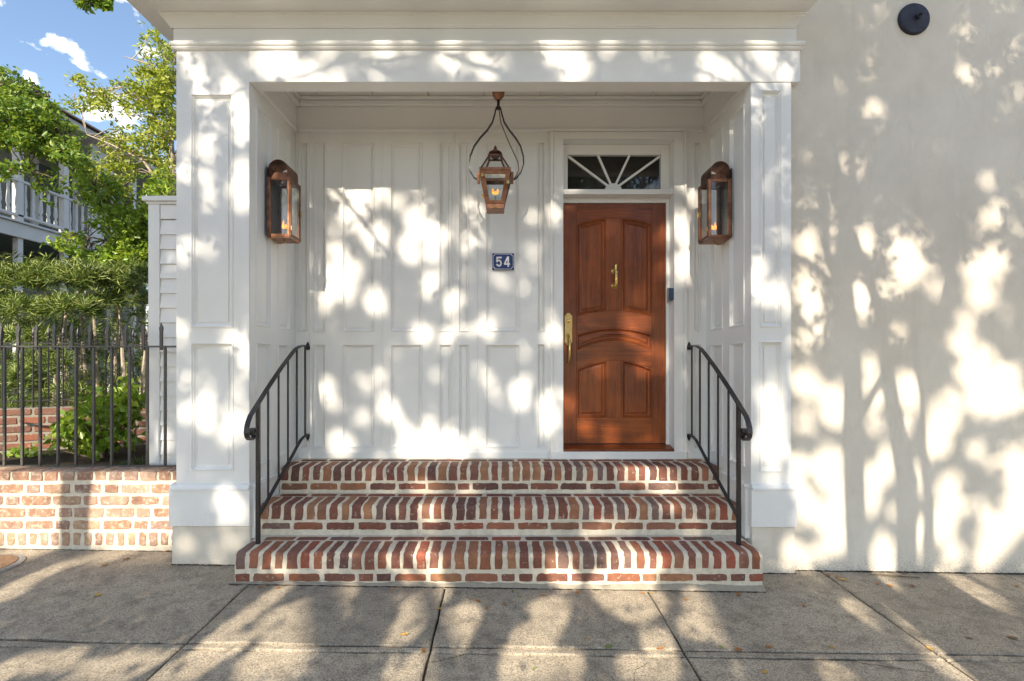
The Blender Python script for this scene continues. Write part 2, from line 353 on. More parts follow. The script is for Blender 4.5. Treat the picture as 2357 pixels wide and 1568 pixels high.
ribbon([(1.12,2.50),(1.75,2.50),(1.98,2.44),(2.16,2.41)], .002, .005, 6, 'crack'); ribbon([(-.38,2.42),(-.28,2.46),(-.17,2.505)], .002, .005, 7, 'crack'); ribbon([(.62,2.30),(.66,2.40),(.76,2.47)], .001, .004, 8, 'crack')

# ------------------------------------------------------------------ panelled walls
ZV = Vector((0, 0, 1))
def frame(O, U, Nv):
    O, U, Nv = Vector(O), Vector(U), Vector(Nv)
    return lambda u, d, v: O + U*u + Nv*d + ZV*v
def pierced(fn, u0, u1, v0, v1, holes, through=(), back=.12):
    us = sorted({u0, u1, *[q for h in list(holes)+list(through) for q in h[:2]]}); vs = sorted({v0, v1, *[q for h in list(holes)+list(through) for q in h[2:]]})
    us = [q for q in us if u0 <= q <= u1]; vs = [q for q in vs if v0 <= q <= v1]
    m = MB(); ix = {}
    def vid(i, j):
        if (i, j) not in ix: ix[(i, j)] = len(m.v); m.v.append(tuple(fn(us[i], 0, vs[j])))
        return ix[(i, j)]
    inside = lambda u, v, hs: any(h[0] < u < h[1] and h[2] < v < h[3] for h in hs)
    for i in range(len(us)-1):
        for j in range(len(vs)-1):
            u, v = (us[i]+us[i+1])/2, (vs[j]+vs[j+1])/2
            if inside(u, v, through): continue
            if not inside(u, v, holes): m.f.append((vid(i,j), vid(i+1,j), vid(i+1,j+1), vid(i,j+1)))
    tu = sorted({u0, u1, *[q for h in through for q in h[:2]]}); tv = sorted({v0, v1, *[q for h in through for q in h[2:]]})
    for i in range(len(tu)-1):
        for j in range(len(tv)-1):
            if inside((tu[i]+tu[i+1])/2, (tv[j]+tv[j+1])/2, through): continue
            a, b, c, d = tu[i]+.004, tu[i+1]-.004, tv[j]+.004, tv[j+1]-.004
            m.hexa([fn(a,-back,c), fn(b,-back,c), fn(b,-.03,c), fn(a,-.03,c)], [fn(a,-back,d), fn(b,-back,d), fn(b,-.03,d), fn(a,-.03,d)])
    return m
def panel(fn, h, parent, mat, wmax=.05):
    u0, u1, v0, v1 = h; w = min(wmax, (u1-u0)*.33)
    prof = [(0,0), (.03,.006), (.20,.008), (.30,-.004), (.40,-.006), (.48,-.016), (.78,-.022), (.86,-.022), (.91,-.014), (1,-.014)]
    m = MB()
    for t, d in prof:
        i = t*w; m.v += [tuple(fn(a, d, b)) for a, b in ((u0+i,v0+i),(u1-i,v0+i),(u1-i,v1-i),(u0+i,v1-i))]
    for k in range(len(prof)-1):
        m.f += [(k*4+q, k*4+(q+1)%4, k*4+4+(q+1)%4, k*4+4+q) for q in range(4)]
    k = (len(prof)-1)*4; m.f.append((k, k+1, k+2, k+3))
    return m.build('panel', mat, parent)
def panelled(name, fn, rect, holes, parent, mat=None, through=(), wmax=.05, back=.12):
    mat = mat or M['white']
    o = pierced(fn, *rect, holes, through, back).build(name, mat, parent)
    for h in holes: panel(fn, h, o, mat, wmax)
    return o

YF, YW, YD = 3.478, 4.25, 4.35                # front plane, porch back wall, door plane
XL, XO, XR, XE = -2.326, -1.804, 1.780, 2.068 # outer left, opening left, opening right, outer right
ZO, ZA, ZB, ZF, ZS = 3.469, 3.695, 3.748, 3.847, 3.93
ZPL = .60; FLOOR = .63
portico = thing('entrance_portico', 'white panelled entrance porch with deep eave and brown door beside the stucco wall', 'porch', (0, YF, 0))
W = M['white']
ff = frame((0, YF, 0), (1, 0, 0), (0, -1, 0))
fxp = lambda px: (px - CX) * YF / FPX
fzp = lambda py: EYE + (CY - py) * YF / FPX
lp = panelled('pilaster', ff, (XL, XO, ZPL, ZA), [(fxp(439), fxp(537), fzp(755), fzp(216)), (fxp(439), fxp(538), fzp(1084), fzp(788))], portico)
rp = panelled('pilaster', ff, (XR, XE, ZPL, ZO - .002), [(fxp(1749), fxp(1800), fzp(754), fzp(207)), (fxp(1748), fxp(1801), fzp(1087), fzp(785))], portico, wmax=.045)
# entablature
MB().box(XO + .001, 2.130, YF - .006, YF + .122, ZO, ZA - .001).build('architrave', W, portico, bevel=.004)
b = MB(); prof = [(0,0),(-.014,.004),(-.020,.012),(-.014,.022),(-.026,.026),(-.030,.034),(-.030,.050),(-.002,.053)]
for (x0, x1) in ((-2.352, 2.150),):
    pr = [(YF-.004+d, ZA+z) for d, z in prof] + [(YF+.05, ZA+.053), (YF+.05, ZA)]
    b.prism(pr, lambda a, c, d: (d, a, c), x0, x1)
b.build('band_moulding', W, portico)
MB().box(-2.340, 2.100, YF - .012, YF + .12, ZB, ZF).build('frieze', W, portico, bevel=.003)
def crown(x0, x1, y, z0, z1, out, name, parent, mat, ends=(True, True)):
    h = z1 - z0; m = MB()
    prof = [(0,0),(.06,0),(.09,.10),(.20,.14),(.30,.30),(.55,.52),(.80,.66),(.84,.78),(.96,.82),(1,.90),(1,1)]
    for i, (o, t) in enumerate(prof):
        e0, e1 = (o*out if ends[0] else 0), (o*out if ends[1] else 0); zz = z0 + t*h
        m.v += [(x0-e0, y+.3, zz), (x0-e0, y-o*out, zz), (x1+e1, y-o*out, zz), (x1+e1, y+.3, zz)]
    for k in range(len(prof)-1): m.f += [(k*4+q, k*4+q+1, k*4+5+q, k*4+4+q) for q in range(3)]
    return m.build(name, mat, parent)
crown(-2.352, 2.085, YF - .012, ZF, ZS, .058, 'crown_moulding', portico, W)
ev = MB(); ev.box(-2.555, 2.150, 3.19, 4.6, ZS, ZS + .03); ev.box(-2.575, 2.152, 3.165, 4.62, ZS + .03, ZS + .16); ev.box(-2.62, 2.154, 3.11, 4.66, ZS + .16, ZS + .26)
ev.build('eave', W, portico, bevel=.006)
rf = MB(); rf.hexa([(-2.66,3.06,4.20),(2.156,3.06,4.20),(2.156,9,4.20),(-2.66,9,4.20)], [(-2.66,3.06,4.24),(2.156,3.06,4.24),(2.156,9,6.2),(-2.66,9,6.2)])
rf.build('roof', simple('grey_roof', (.10,.10,.11), .8), portico)
# plinths and stucco bases
for (x0, x1, c0, c1, zt, zb) in ((fxp(394), fxp(579), fzp(1126), fzp(1114), 0, fzp(1209)), (fxp(1725), fxp(1830), fzp(1126), fzp(1114), 0, fzp(1211))):
    p = MB(); p.box(x0, x1, YF - .028, YF + .3, zb, c0); p.build('plinth', W, portico, bevel=.004)
    q = MB(); q.prism([(YF-.036,c0+.002),(YF-.036,c0+.012),(YF-.026,c0+.02),(YF-.018,c0+.034),(YF-.001,c1+.004),(YF+.2,c1+.004),(YF+.2,c0+.002)], lambda a, c, d: (d, a, c), x0+.006, x1-.006)
    q.build('plinth_cap', W, portico)
    s = MB(); s.box(x0 + .012, x1 - .006, YF - .012, YF + .3, -.2, zb - .004); s.build('plinth_base', M['stucco'], portico, bevel=.008)
# porch side walls
ZC = 3.76; ZR = 3.504
fl = frame((XO, YF, 0), (0, 1, 0), (1, 0, 0)); fr_ = frame((XR, YF, 0), (0, 1, 0), (-1, 0, 0))
sidep = [(3.567-YF, 3.797-YF, 1.736, 3.36), (3.916-YF, 4.137-YF, 1.736, 3.36), (3.567-YF, 3.797-YF, .70, 1.615), (3.916-YF, 4.137-YF, .70, 1.615)]
for fn in (fl, fr_):
    panelled('side_wall', fn, (.004, YW-YF, .1, ZC), sidep, portico, wmax=.04, back=.06)
    t = MB()
    def ybox(fn, d0, d1, z0, z1, u0=.130, u1=YW-YF): 
        t.hexa([fn(u0,d0,z0),fn(u1,d0,z0),fn(u1,d1,z0),fn(u0,d1,z0)], [fn(u0,d0,z1),fn(u1,d0,z1),fn(u1,d1,z1),fn(u0,d1,z1)])
    ybox(fn, -.01, .022, ZR, ZC - .075); t.build('frieze_board', W, portico, bevel=.003)
    t = MB(); ybox(fn, -.01, .030, ZR - .03, ZR - .001); ybox(fn, -.01, .075, ZC - .028, ZC - .002); ybox(fn, -.01, .052, ZC - .074, ZC - .03); t.build('cornice_moulding', W, portico, bevel=.008)
    t = MB(); ybox(fn, -.01, .030, .2, .565, .02); ybox(fn, -.01, .038, .567, .59, .02); t.build('side_plinth', W, portico, bevel=.004)
# porch back wall
fb = frame((0, YW, 0), (1, 0, 0), (0, -1, 0))
bxp = lambda px: (px - CX) * YW / FPX
bzp = lambda py: EYE + (CY - py) * YW / FPX
DO = (bxp(1296), bxp(1550), .3, 3.409)
cols = [(687, 709), (722, 751), (788, 863), (898, 973), (1010, 1041), (1055, 1080), (1117, 1197), (1237, 1254), (1597, 1612)]
holes = [h for a, c in cols for h in ((bxp(a), bxp(c), bzp(764), bzp(329)), (bxp(a), bxp(c), bzp(1031), bzp(792)))]
panelled('back_wall', fb, (XO, XR, .3, ZC), holes, portico, through=[DO], wmax=.042, back=.16)
t = MB(); t.box(XO+.022, XR-.022, YW-.020, YW+.01, ZR, ZC-.075); t.build('frieze_board', W, portico, bevel=.003)
t = MB(); t.box(XO+.03, XR-.03, YW-.030, YW+.01, ZR-.03, ZR-.001); t.box(XO+.075, XR-.075, YW-.075, YW+.01, ZC-.028, ZC-.002); t.box(XO+.052, XR-.052, YW-.052, YW+.01, ZC-.074, ZC-.03); t.build('cornice_moulding', W, portico, bevel=.008)
for px in (683, 714, 880, 1046, 1098):                        # upright bead battens between the panels
    MB().box(bxp(px)-.006, bxp(px)+.006, YW-.006, YW+.004, FLOOR, ZR-.032).build('bead', W, portico, bevel=.003)
MB().box(XO+.03, bxp(1262), YW-.012, YW+.01, FLOOR-.1, bzp(1040)).build('baseboard', W, portico, bevel=.004)
MB().box(bxp(1582), XR-.03, YW-.012, YW+.01, FLOOR-.1, bzp(1040)).build('baseboard', W, portico, bevel=.004)
# ceiling boards
xs = [XO] + [XO + .22 + .478*k for k in range(8) if XO + .22 + .478*k < XR - .1] + [XR]
for a, c in zip(xs, xs[1:]): MB().box(a+.0025, c-.0025, YF+.123, YW-.001, ZC, ZC+.03).build('ceiling_board', M['ceil'], portico, bevel=.002)
# solid core of the house behind the panelling
for nm, bx in (('house_core', (XL+.03, XO-.065, YF+.13, 4.7, -.2, 3.9)), ('house_core', (XR+.065, 2.066, YF+.13, 4.7, -.2, 3.9)), ('house_core', (XO-.06, XR+.06, YF+.125, 4.7, ZC+.035, 3.92)),
               ('house_core', (XL+.01, 2.06, 4.72, 9, -.3, 4.15)), ('house_core', (XO-.06, XR+.06, YF+.2, 4.7, -.3, -.05))):
    MB().box(*bx).build(nm, M['stucco'], portico)
# door surround
JX0, JX1 = DO[0], DO[1]
cs = MB()
for a, c in ((bxp(1266), JX0), (JX1, bxp(1578))):
    cs.box(a, c, YW-.022, YW+.003, FLOOR+.035, 3.504-.033)
    lo = a < 1; e = a if lo else c
    cs.box(e-(.0 if lo else .022), e+(.022 if lo else 0), YW-.034, YW-.0225, FLOOR+.035, 3.470)
    cs.box((e+.03 if lo else e-.045), (e+.045 if lo else e-.03), YW-.028, YW-.0225, FLOOR+.035, 3.46)
cs.box(bxp(1266)+.023, bxp(1578)-.023, YW-.0215, YW+.003, 3.409, 3.4705)
cs.build('door_casing', W, portico, bevel=.003)
jm = MB(); jm.box(JX0-.012, JX0+.0, YW-.0, YD+.10, .5, 3.41); jm.box(JX1, JX1+.012, YW, YD+.10, .5, 3.41); jm.box(JX0, JX1, YW, YD+.1, 3.409, 3.43)
jm.build('door_jamb', W, portico)
tb = MB(); tb.box(JX0+.001, JX1-.001, YW-.008, YD+.09, 2.931, 2.976); tb.build('transom_bar', W, portico, bevel=.004)
st = MB(); DX0, DX1, DZ0, DZ1 = .551, 1.4625, .7404, 2.884
st.box(DX1+.004, JX1-.001, YD-.012, YD+.06, .70, 2.93); st.box(JX0+.001, DX0-.004, YD-.012, YD+.06, .70, 2.93); st.box(JX0+.001, JX1-.001, YD-.0125, YD+.06, DZ1+.004, 2.9305)
st.build('door_stop', W, portico, bevel=.005)
sb = MB(); sb.box(bxp(1266), bxp(1578), YW-.045, YD+.1, FLOOR-.05, bzp(1038)); sb.build('door_step', W, portico, bevel=.006)
th = MB(); th.prism([(YW-.03, bzp(1038)+.001), (YW-.03, bzp(1038)+.02), (YD-.02, .732), (YD+.05, .734), (YD+.05, bzp(1038)+.001)], lambda a, c, d: (d, a, c), JX0+.002, JX1-.002)
th.build('threshold', M['wood_h'], portico, bevel=.003)
MB().box(JX0-.3, JX1+.3, 4.62, 4.66, .4, 3.6).build('dark_panel', M['room_shade'], portico)  # added dark panel, its colour standing in for the unlit room
MB().box(JX0-.02, JX1+.02, YD+.06, 4.62, 3.44, 3.47).build('interior_ceiling', M['room_shade'], portico)

# transom window
GX0, GX1, GZ0, GZ1 = .588, 1.420, 3.006, 3.318
tw = MB(); YT = YD - .01
for bx in ((JX0+.001, GX0, YT, YT+.05, 2.9765, 3.4085), (GX1, JX1-.001, YT, YT+.05, 2.9765, 3.4085), (GX0, GX1, YT, YT+.05, GZ1, 3.4085), (GX0, GX1, YT, YT+.05, 2.9765, GZ0)): tw.box(*bx)
tr = tw.build('transom_window', W, portico, bevel=.004)
MB().box(GX0-.004, GX1+.004, YT+.028, YT+.032, GZ0-.004, GZ1+.004).build('pane', M['glass'], tr)
hx = (1412 - CX) * YT / FPX; hub = Vector((hx, YT, GZ0))
for tx, tz in ((GX0+.006, GZ1-.012), ((1376.5-CX)*YT/FPX, GZ1), ((1450-CX)*YT/FPX, GZ1), (GX1-.006, GZ1-.012)):
    e = Vector((tx, YT, tz)); d = (e - hub).normalized(); q = Vector((-d.z, 0, d.x)) * .010; s0 = hub + d*.06
    m = MB(); m.hexa([s0-q+Vector((0,.004,0)), s0+q+Vector((0,.004,0)), s0+q*.9+Vector((0,.027,0)), s0-q*.9+Vector((0,.027,0))], [e-q+Vector((0,.004,0)), e+q+Vector((0,.004,0)), e+q*.9+Vector((0,.027,0)), e-q*.9+Vector((0,.027,0))]); m.build('muntin', W, tr, bevel=.003)
m = MB(); m.prism([(hx+.074*math.cos(R(a)), GZ0+.001+.056*math.sin(R(a))) for a in range(0, 181, 12)], lambda a, c, d: (a, d, c), YT+.001, YT+.0275); m.build('hub', W, tr, bevel=.003)

# ------------------------------------------------------------------ the door
door = MB(); door.box(DX0, DX1, YD+.022, YD+.045, DZ0, DZ1); door = door.build('door', M['wood_v'], portico)
K = .0015575; DC = (DX0 + DX1) / 2; DB = DZ0
zz = lambda zy: DB + (1448 - zy) * K
xx = lambda zx: DC + (zx - 314) * K
def arc(y_center, y_edge):     # curve given at the door's middle and 217 survey px away
    k = (y_edge - y_center) / 217**2
    return lambda x: zz(y_center + k * ((x - DC) / K)**2)
flat = lambda y: (lambda x: zz(y))
def strip(name, x0, x1, ftop, fbot, mat, y0=0, n=24):
    m = MB(); xsn = [x0 + (x1-x0)*i/n for i in range(n+1)]
    poly = [(x, fbot(x)) for x in xsn] + [(x, ftop(x)) for x in reversed(xsn)]
    m.prism(poly, lambda a, c, d: (a, d, c), YD + y0, YD + .024)
    return m.build(name, mat, door, bevel=.0025)
V, HZ = M['wood_v'], M['wood_h']
S0, S1, M0, M1 = xx(97), xx(530), xx(270), xx(357)
a1, a2, a3, a4, a5 = arc(154, 190), arc(687, 718), arc(785, 825), arc(858, 917), arc(970, 1025)
strip('stile', DX0, S0-.0004, flat(73), flat(1448), V, 0, 1); strip('stile', S1+.0004, DX1, flat(73), flat(1448), V, 0, 1)
strip('rail', S0, S1, flat(73), a1, HZ); strip('rail', S0, S1, a2, a3, HZ); strip('rail', S0, S1, a4, a5, HZ); strip('rail', S0, S1, flat(1302), flat(1448), HZ)
strip('mullion', M0, M1, lambda x: a1(x)-.0004, lambda x: a2(x)+.0004, V, .0005, 6); strip('mullion', M0, M1, lambda x: a5(x)-.0004, lambda x: zz(1302)+.0004, V, .0005, 6)
def door_panel(x0, x1, ftop, fbot, mat, n=20):
    prof = [(0,.001),(.003,-.003),(.010,-.004),(.016,.006),(.024,.014),(.029,.016),(.034,.016),(.052,.008),(.060,.008)]
    m = MB()
    for i, d in prof:
        xsn = [x0+i + (x1-x0-2*i)*k/n for k in range(n+1)]
        m.v += [(x, YD+d, fbot(x)+i) for x in xsn] + [(x, YD+d, ftop(x)-i) for x in reversed(xsn)]
    L = 2*(n+1)
    for k in range(len(prof)-1): m.f += [(k*L+q, k*L+(q+1)%L, (k+1)*L+(q+1)%L, (k+1)*L+q) for q in range(L)]
    k = (len(prof)-1)*L; m.f += [(k+q, k+q+1, k+L-2-q, k+L-1-q) for q in range(n)]
    return m.build('door_panel', mat, door)
for x0, x1 in ((S0, M0), (M1, S1)):
    door_panel(x0, x1, a1, a2, V); door_panel(x0, x1, a5, flat(1302), V)
door_panel(S0, S1, a3, a4, HZ)
MB().box(DX0, DX1, YD+.002, YD+.03, .735, DZ0-.001).build('door_sweep', M['black_plastic'], door)
# knocker
kn = MB(); kx = xx(316)
for zy in (458, 543):
    kn.lathe((0, 0, 0), [(.030,0),(.030,.004),(.022,.010),(.014,.022),(.0,.024)], 18)
    n0 = len(kn.v) - 5*18
    for i in range(n0, len(kn.v)): x, y, z = kn.v[i]; kn.v[i] = (kx + x, YD - z + .001, zz(zy) + y)
kn.tube([(kx+.004, YD-.020, zz(455)), (kx+.006, YD-.036, zz(470)), (kx+.006, YD-.034, zz(500)), (kx+.006, YD-.036, zz(528)), (kx+.003, YD-.022, zz(545))], [.014,.016,.014,.016,.014], 10)
kn.tube([(kx+.004, YD-.020, zz(470)), (kx+.004, YD-.024, zz(450)), (kx+.005, YD-.022, zz(436)), (kx+.005, YD-.020, zz(428))], [.016,.013,.013,.016], 10)
kn.build('knocker', M['brass'], door, smooth=True)
# handle set
hp = MB(); px0, px1, pz0, pz1 = xx(27), xx(72), zz(885), zz(700); pm = (px0+px1)/2; hw = (px1-px0)/2
hp.prism([(pm-hw*.45,pz0),(pm+hw*.45,pz0),(pm+hw*.6,pz0+.016),(pm+hw,pz0+.024),(pm+hw,pz1-.024),(pm+hw*.62,pz1-.016),(pm+hw*.42,pz1),(pm-hw*.42,pz1),(pm-hw*.62,pz1-.016),(pm-hw,pz1-.024),(pm-hw,pz0+.024),(pm-hw*.6,pz0+.016)], lambda a, c, d: (a, d, c), YD-.007, YD+.001)
plate = hp.build('handle_plate', M['old_brass'], door, bevel=.003)
lk = MB(); lk.lathe((0,0,0), [(.019,0),(.019,.008),(.015,.011),(.0,.011)], 20)
lk.v = [(pm+x, YD-.007-z, zz(745)+y) for x, y, z in lk.v]; lk.build('lock_cylinder', M['brass'], plate, smooth=True)
hd = MB(); hd.tube([(pm, YD-.006, zz(832)), (pm, YD-.03, zz(838)), (pm+.002, YD-.048, zz(850)), (pm+.004, YD-.055, zz(880)), (pm+.004, YD-.056, zz(925)), (pm+.002, YD-.050, zz(965)), (pm, YD-.02, zz(985)), (pm, YD-.002, zz(990))], [.010,.010,.009,.012,.013,.009,.010,.018], 12)
hd.tube([(pm-.004, YD-.008, zz(822)), (pm-.004, YD-.032, zz(824)), (pm-.004, YD-.05, zz(830))], [.006,.009,.011], 10)
hd.build('handle_pull', M['brass'], door, smooth=True)

# keypad on the door jamb
kp = thing('keypad_lock', 'small grey and navy keypad box fixed to the white jamb beside the door', 'keypad', (1.48, 4.28, bzp(676)))
z0, z1 = bzp(693), bzp(661)
MB().box(1.468, 1.4985, 4.272, 4.33, z0, z1).build('case', M['grey_plastic'], kp, bevel=.004)
kf = MB(); kf.hexa([(1.462,4.262,z0+.004),(1.498,4.238,z0+.012),(1.498,4.271,z0+.004),(1.468,4.271,z0+.004)], [(1.462,4.262,z1-.004),(1.498,4.238,z1-.012),(1.498,4.271,z1-.004),(1.468,4.271,z1-.004)]); kf.build('cover', M['navy_plastic'], kp, bevel=.003)

# house number
sn = thing('house_number_sign', 'dark blue enamel plate with white border reading 54 on the porch wall', 'house number', (bxp(1158), YW-.004, bzp(603)))
sx0, sx1, sz0, sz1 = bxp(1133), bxp(1183), bzp(622), bzp(583.5)
MB().box(sx0, sx1, YW-.008, YW+.002, sz0, sz1).build('plate', M['blue_enamel'], sn, bevel=.003)
def strokes(lines, w, y, name, close=False):
    m = MB()
    for ln in lines:
        for a, c in zip(ln, ln[1:]):
            a, c = Vector(a), Vector(c); d = (c-a).normalized(); q = Vector((-d.y, d.x))*w/2; a2 = a-d*w*.45; c2 = c+d*w*.45
            m.prism([tuple(a2-q), tuple(c2-q), tuple(c2+q), tuple(a2+q)], lambda p, r_, dd: (p, dd, r_), y - .0003*len(m.f)/30, YW-.0075)
    return m.build(name, M['white_enamel'], sn)
c_ = .016; e = .0075
bx0, bx1, bz0, bz1 = sx0+e, sx1-e, sz0+e, sz1-e
ring = []
for cxn, czn, t0 in ((bx1, bz0, 180), (bx1, bz1, 270), (bx0, bz1, 0), (bx0, bz0, 90)):
    ring += [(cxn + c_*math.cos(R(t0-15*k)), czn + c_*math.sin(R(t0-15*k))) for k in range(7)]
strokes([ring + ring[:1]], .0035, YW-.0092, 'border')
def digit(cx, h, w_, pts): return [[(cx + (a-.5)*w_, (sz0+sz1)/2 + (q-.5)*h) for a, q in ln] for ln in pts]
dh, dw = .082, .043; mid = (sx0+sx1)/2
five = [[(.92,.93),(.14,.93),(.10,.50)],[(.10,.52),(.30,.60),(.58,.62),(.82,.52),(.92,.33),(.84,.14),(.60,.06),(.34,.07),(.10,.18)]]
four = [[(.74,.0),(.74,.95),(.62,.95),(.06,.30),(.06,.24),(.98,.24)]]
strokes(digit(mid-.036, dh, dw, five), .0135, YW-.0095, 'digit'); strokes(digit(mid+.034, dh, dw, four), .0135, YW-.0095, 'digit')

# ------------------------------------------------------------------ bricks
def face_brick(wd, ht, seed, mat, amp=.0045, dep=.035, cham=.005):
    r = random.Random(seed); pts = []; nx = max(3, int(wd/.028)); nz_ = max(2, int(ht/.026))
    def e(a, c, n):
        return [(a[0]+(c[0]-a[0])*i/n, a[1]+(c[1]-a[1])*i/n) for i in range(n)]
    A = [(-wd/2,-ht/2),(wd/2,-ht/2),(wd/2,ht/2),(-wd/2,ht/2)]
    for k in range(4): pts += e(A[k], A[(k+1)%4], nx if k % 2 == 0 else nz_)
    pts = [(x*(1-.03*(abs(x)>wd*.48 and abs(z)>ht*.48)) + r.uniform(-amp, amp), z*(1-.10*(abs(x)>wd*.48 and abs(z)>ht*.48)) + r.uniform(-amp, amp)*.7) for x, z in pts]
    n = len(pts); inn = [(x - math.copysign(min(cham, abs(x)), x), z - math.copysign(min(cham*.8, abs(z)*.5), z)) for x, z in pts]
    m = MB(); m.add([(x, r.uniform(-.0012,.0012), z) for x, z in inn] + [(x, cham*.8, z) for x, z in pts] + [(x, dep, z) for x, z in pts],
        [tuple(range(n))] + [(n+k, n+(k+1)%n, (k+1)%n, k) for k in range(n)] + [(2*n+k, 2*n+(k+1)%n, n+(k+1)%n, n+k) for k in range(n)])
    return m.mesh('brick', mat, smooth=False)
def nose_brick(wd, dep, ht, rad, seed, mat, amp=.0045):
    r = random.Random(seed)
    prof = [(dep, 0), (dep*.72, 0), (dep*.45, 0), (rad, 0), (rad*.45, -rad*.12), (rad*.12, -rad*.45), (0, -rad), (0, -(rad+ht)/2), (0, -ht)]
    m = MB(); n = len(prof); oL = [r.uniform(-amp, amp) for _ in prof]; oR = [r.uniform(-amp, amp) for _ in prof]
    for i, (y, z) in enumerate(prof):
        a = prof[max(i-1, 0)]; c = prof[min(i+1, n-1)]; d = Vector((c[0]-a[0], c[1]-a[1])).normalized(); nr = Vector((d.y, -d.x)) * -1
        # nr points inward
        inw = Vector((-d.y, d.x)); inw = inw if inw.dot(Vector((dep*.5-y, -ht*.7-z))) > 0 else -inw
        xl, xr = -wd/2+oL[i], wd/2+oR[i]; h = r.uniform(-.001, .001)
        m.v += [(xl, y+inw.x*.022, z+inw.y*.022), (xl, y+inw.x*.004, z+inw.y*.004), (xl+.0035, y+inw.x*h, z+inw.y*h), (xr-.0035, y+inw.x*h, z+inw.y*h), (xr, y+inw.x*.004, z+inw.y*.004), (xr, y+inw.x*.022, z+inw.y*.022)]
    for i in range(n-1): m.f += [(i*6+k, i*6+k+1, i*6+7+k, i*6+6+k) for k in range(5)]
    m.f += [tuple(range(6)), tuple(range((n-1)*6, n*6))]
    return m.mesh('brick', mat, smooth=True)

# ------------------------------------------------------------------ the front steps
steps = thing('brick_steps', 'three red brick front steps with rounded nosings and wide cream mortar joints', 'steps', (0, 3.4, 0))
rng = random.Random(12)
STEP = [(3.209, .214, -1.768, 1.726, -.12), (3.545, .430, -1.772, 1.748, .10), (3.872, .634, -1.772, 1.748, .30)]
NB = [nose_brick(.054 + .004*(k % 3), .205, .108, .034, 100+k, M['brick']) for k in range(14)]
SB = [face_brick(.205 + .008*(k % 3), .053, 200+k, M['brick']) for k in range(10)]
SH = [face_brick(.095, .053, 240+k, M['brick']) for k in range(4)]
TB = [face_brick(.205 + .008*(k % 3), .062, 260+k, M['brick'], dep=.02) for k in range(8)]
for si, (yf, zt, x0, x1, zb) in enumerate(STEP):
    yb = STEP[si+1][0] + .02 if si < 2 else YW + .02
    rr = .033; q = .0045
    poly = [(yf+q, zb), (yf+q, zt-q-rr)] + [(yf+q+rr*(1-math.cos(R(a))), zt-q-rr+rr*math.sin(R(a))) for a in range(15, 91, 15)] + [(yb, zt-q), (yb, zb)]
    mb = MB(); mb.prism(poly, lambda a, c, d: (d, a, c), x0+.004, x1-.004); mb.build('mortar', M['mortar'], steps, smooth=False)
    n = round((x1 - x0) / .0845); pit = (x1 - x0) / n
    for k in range(n):
        x = x0 + pit*(k+.5) + rng.uniform(-.003, .003)
        place(rng.choice(NB), 'brick', steps, (x, yf + rng.uniform(-.001, .002), zt + rng.uniform(-.0015, .0015)), (0, rng.uniform(-.012, .012), rng.uniform(-.012, .012)), (rng.uniform(.84, 1.16), 1, rng.uniform(.95, 1.05)))
    x = x0 + .012 + rng.uniform(0, .05)
    if si == 0: place(SH[0], 'brick', steps, (x0+.055, yf, zt-.166)); x = x0 + .124
    while x < x1 - .09:
        short = rng.random() < .16 or x > x1 - .22; L = .095 if short else .212
        place(rng.choice(SH if short else SB), 'brick', steps, (x + L/2, yf + rng.uniform(0, .002), zt-.156-(.010 if si == 0 else 0)), (0, rng.uniform(-.008, .008), 0), (1, 1, rng.uniform(.88, 1.08)))
        x += L + .022
    x = x0 + .11 + rng.uniform(0, .08)
    yy = yf + .262 if si < 2 else yf + .27
    while x < x1 - .1:
        place(rng.choice(TB), 'brick', steps, (x, yy, zt - .0005), (R(-90), 0, rng.uniform(-.008, .008)))
        x += .228 + rng.uniform(-.004, .008)
fm = MB()                                            # the smeared mortar foot along the pavement
n = 60
rows = []
for i in range(n+1):
    x = -1.772 + (3.504)*i/n; a = rng.uniform(-.006, .006)
    a2 = rng.uniform(-.008, .008); rows.append([(x, 3.2125, .012+a2-.008*x), (x, 3.206+a*.3, .004+a-.008*x), (x, 3.192+a*.6, gz(x, 3.2)+.004), (x, 3.188+a, gz(x, 3.2)-.01)])
for rw in rows: fm.v += rw
fm.f += [(i*4+k, i*4+4+k, i*4+5+k, i*4+k+1) for i in range(n) for k in range(3)]
fm.build('mortar_foot', M['foot'], steps)

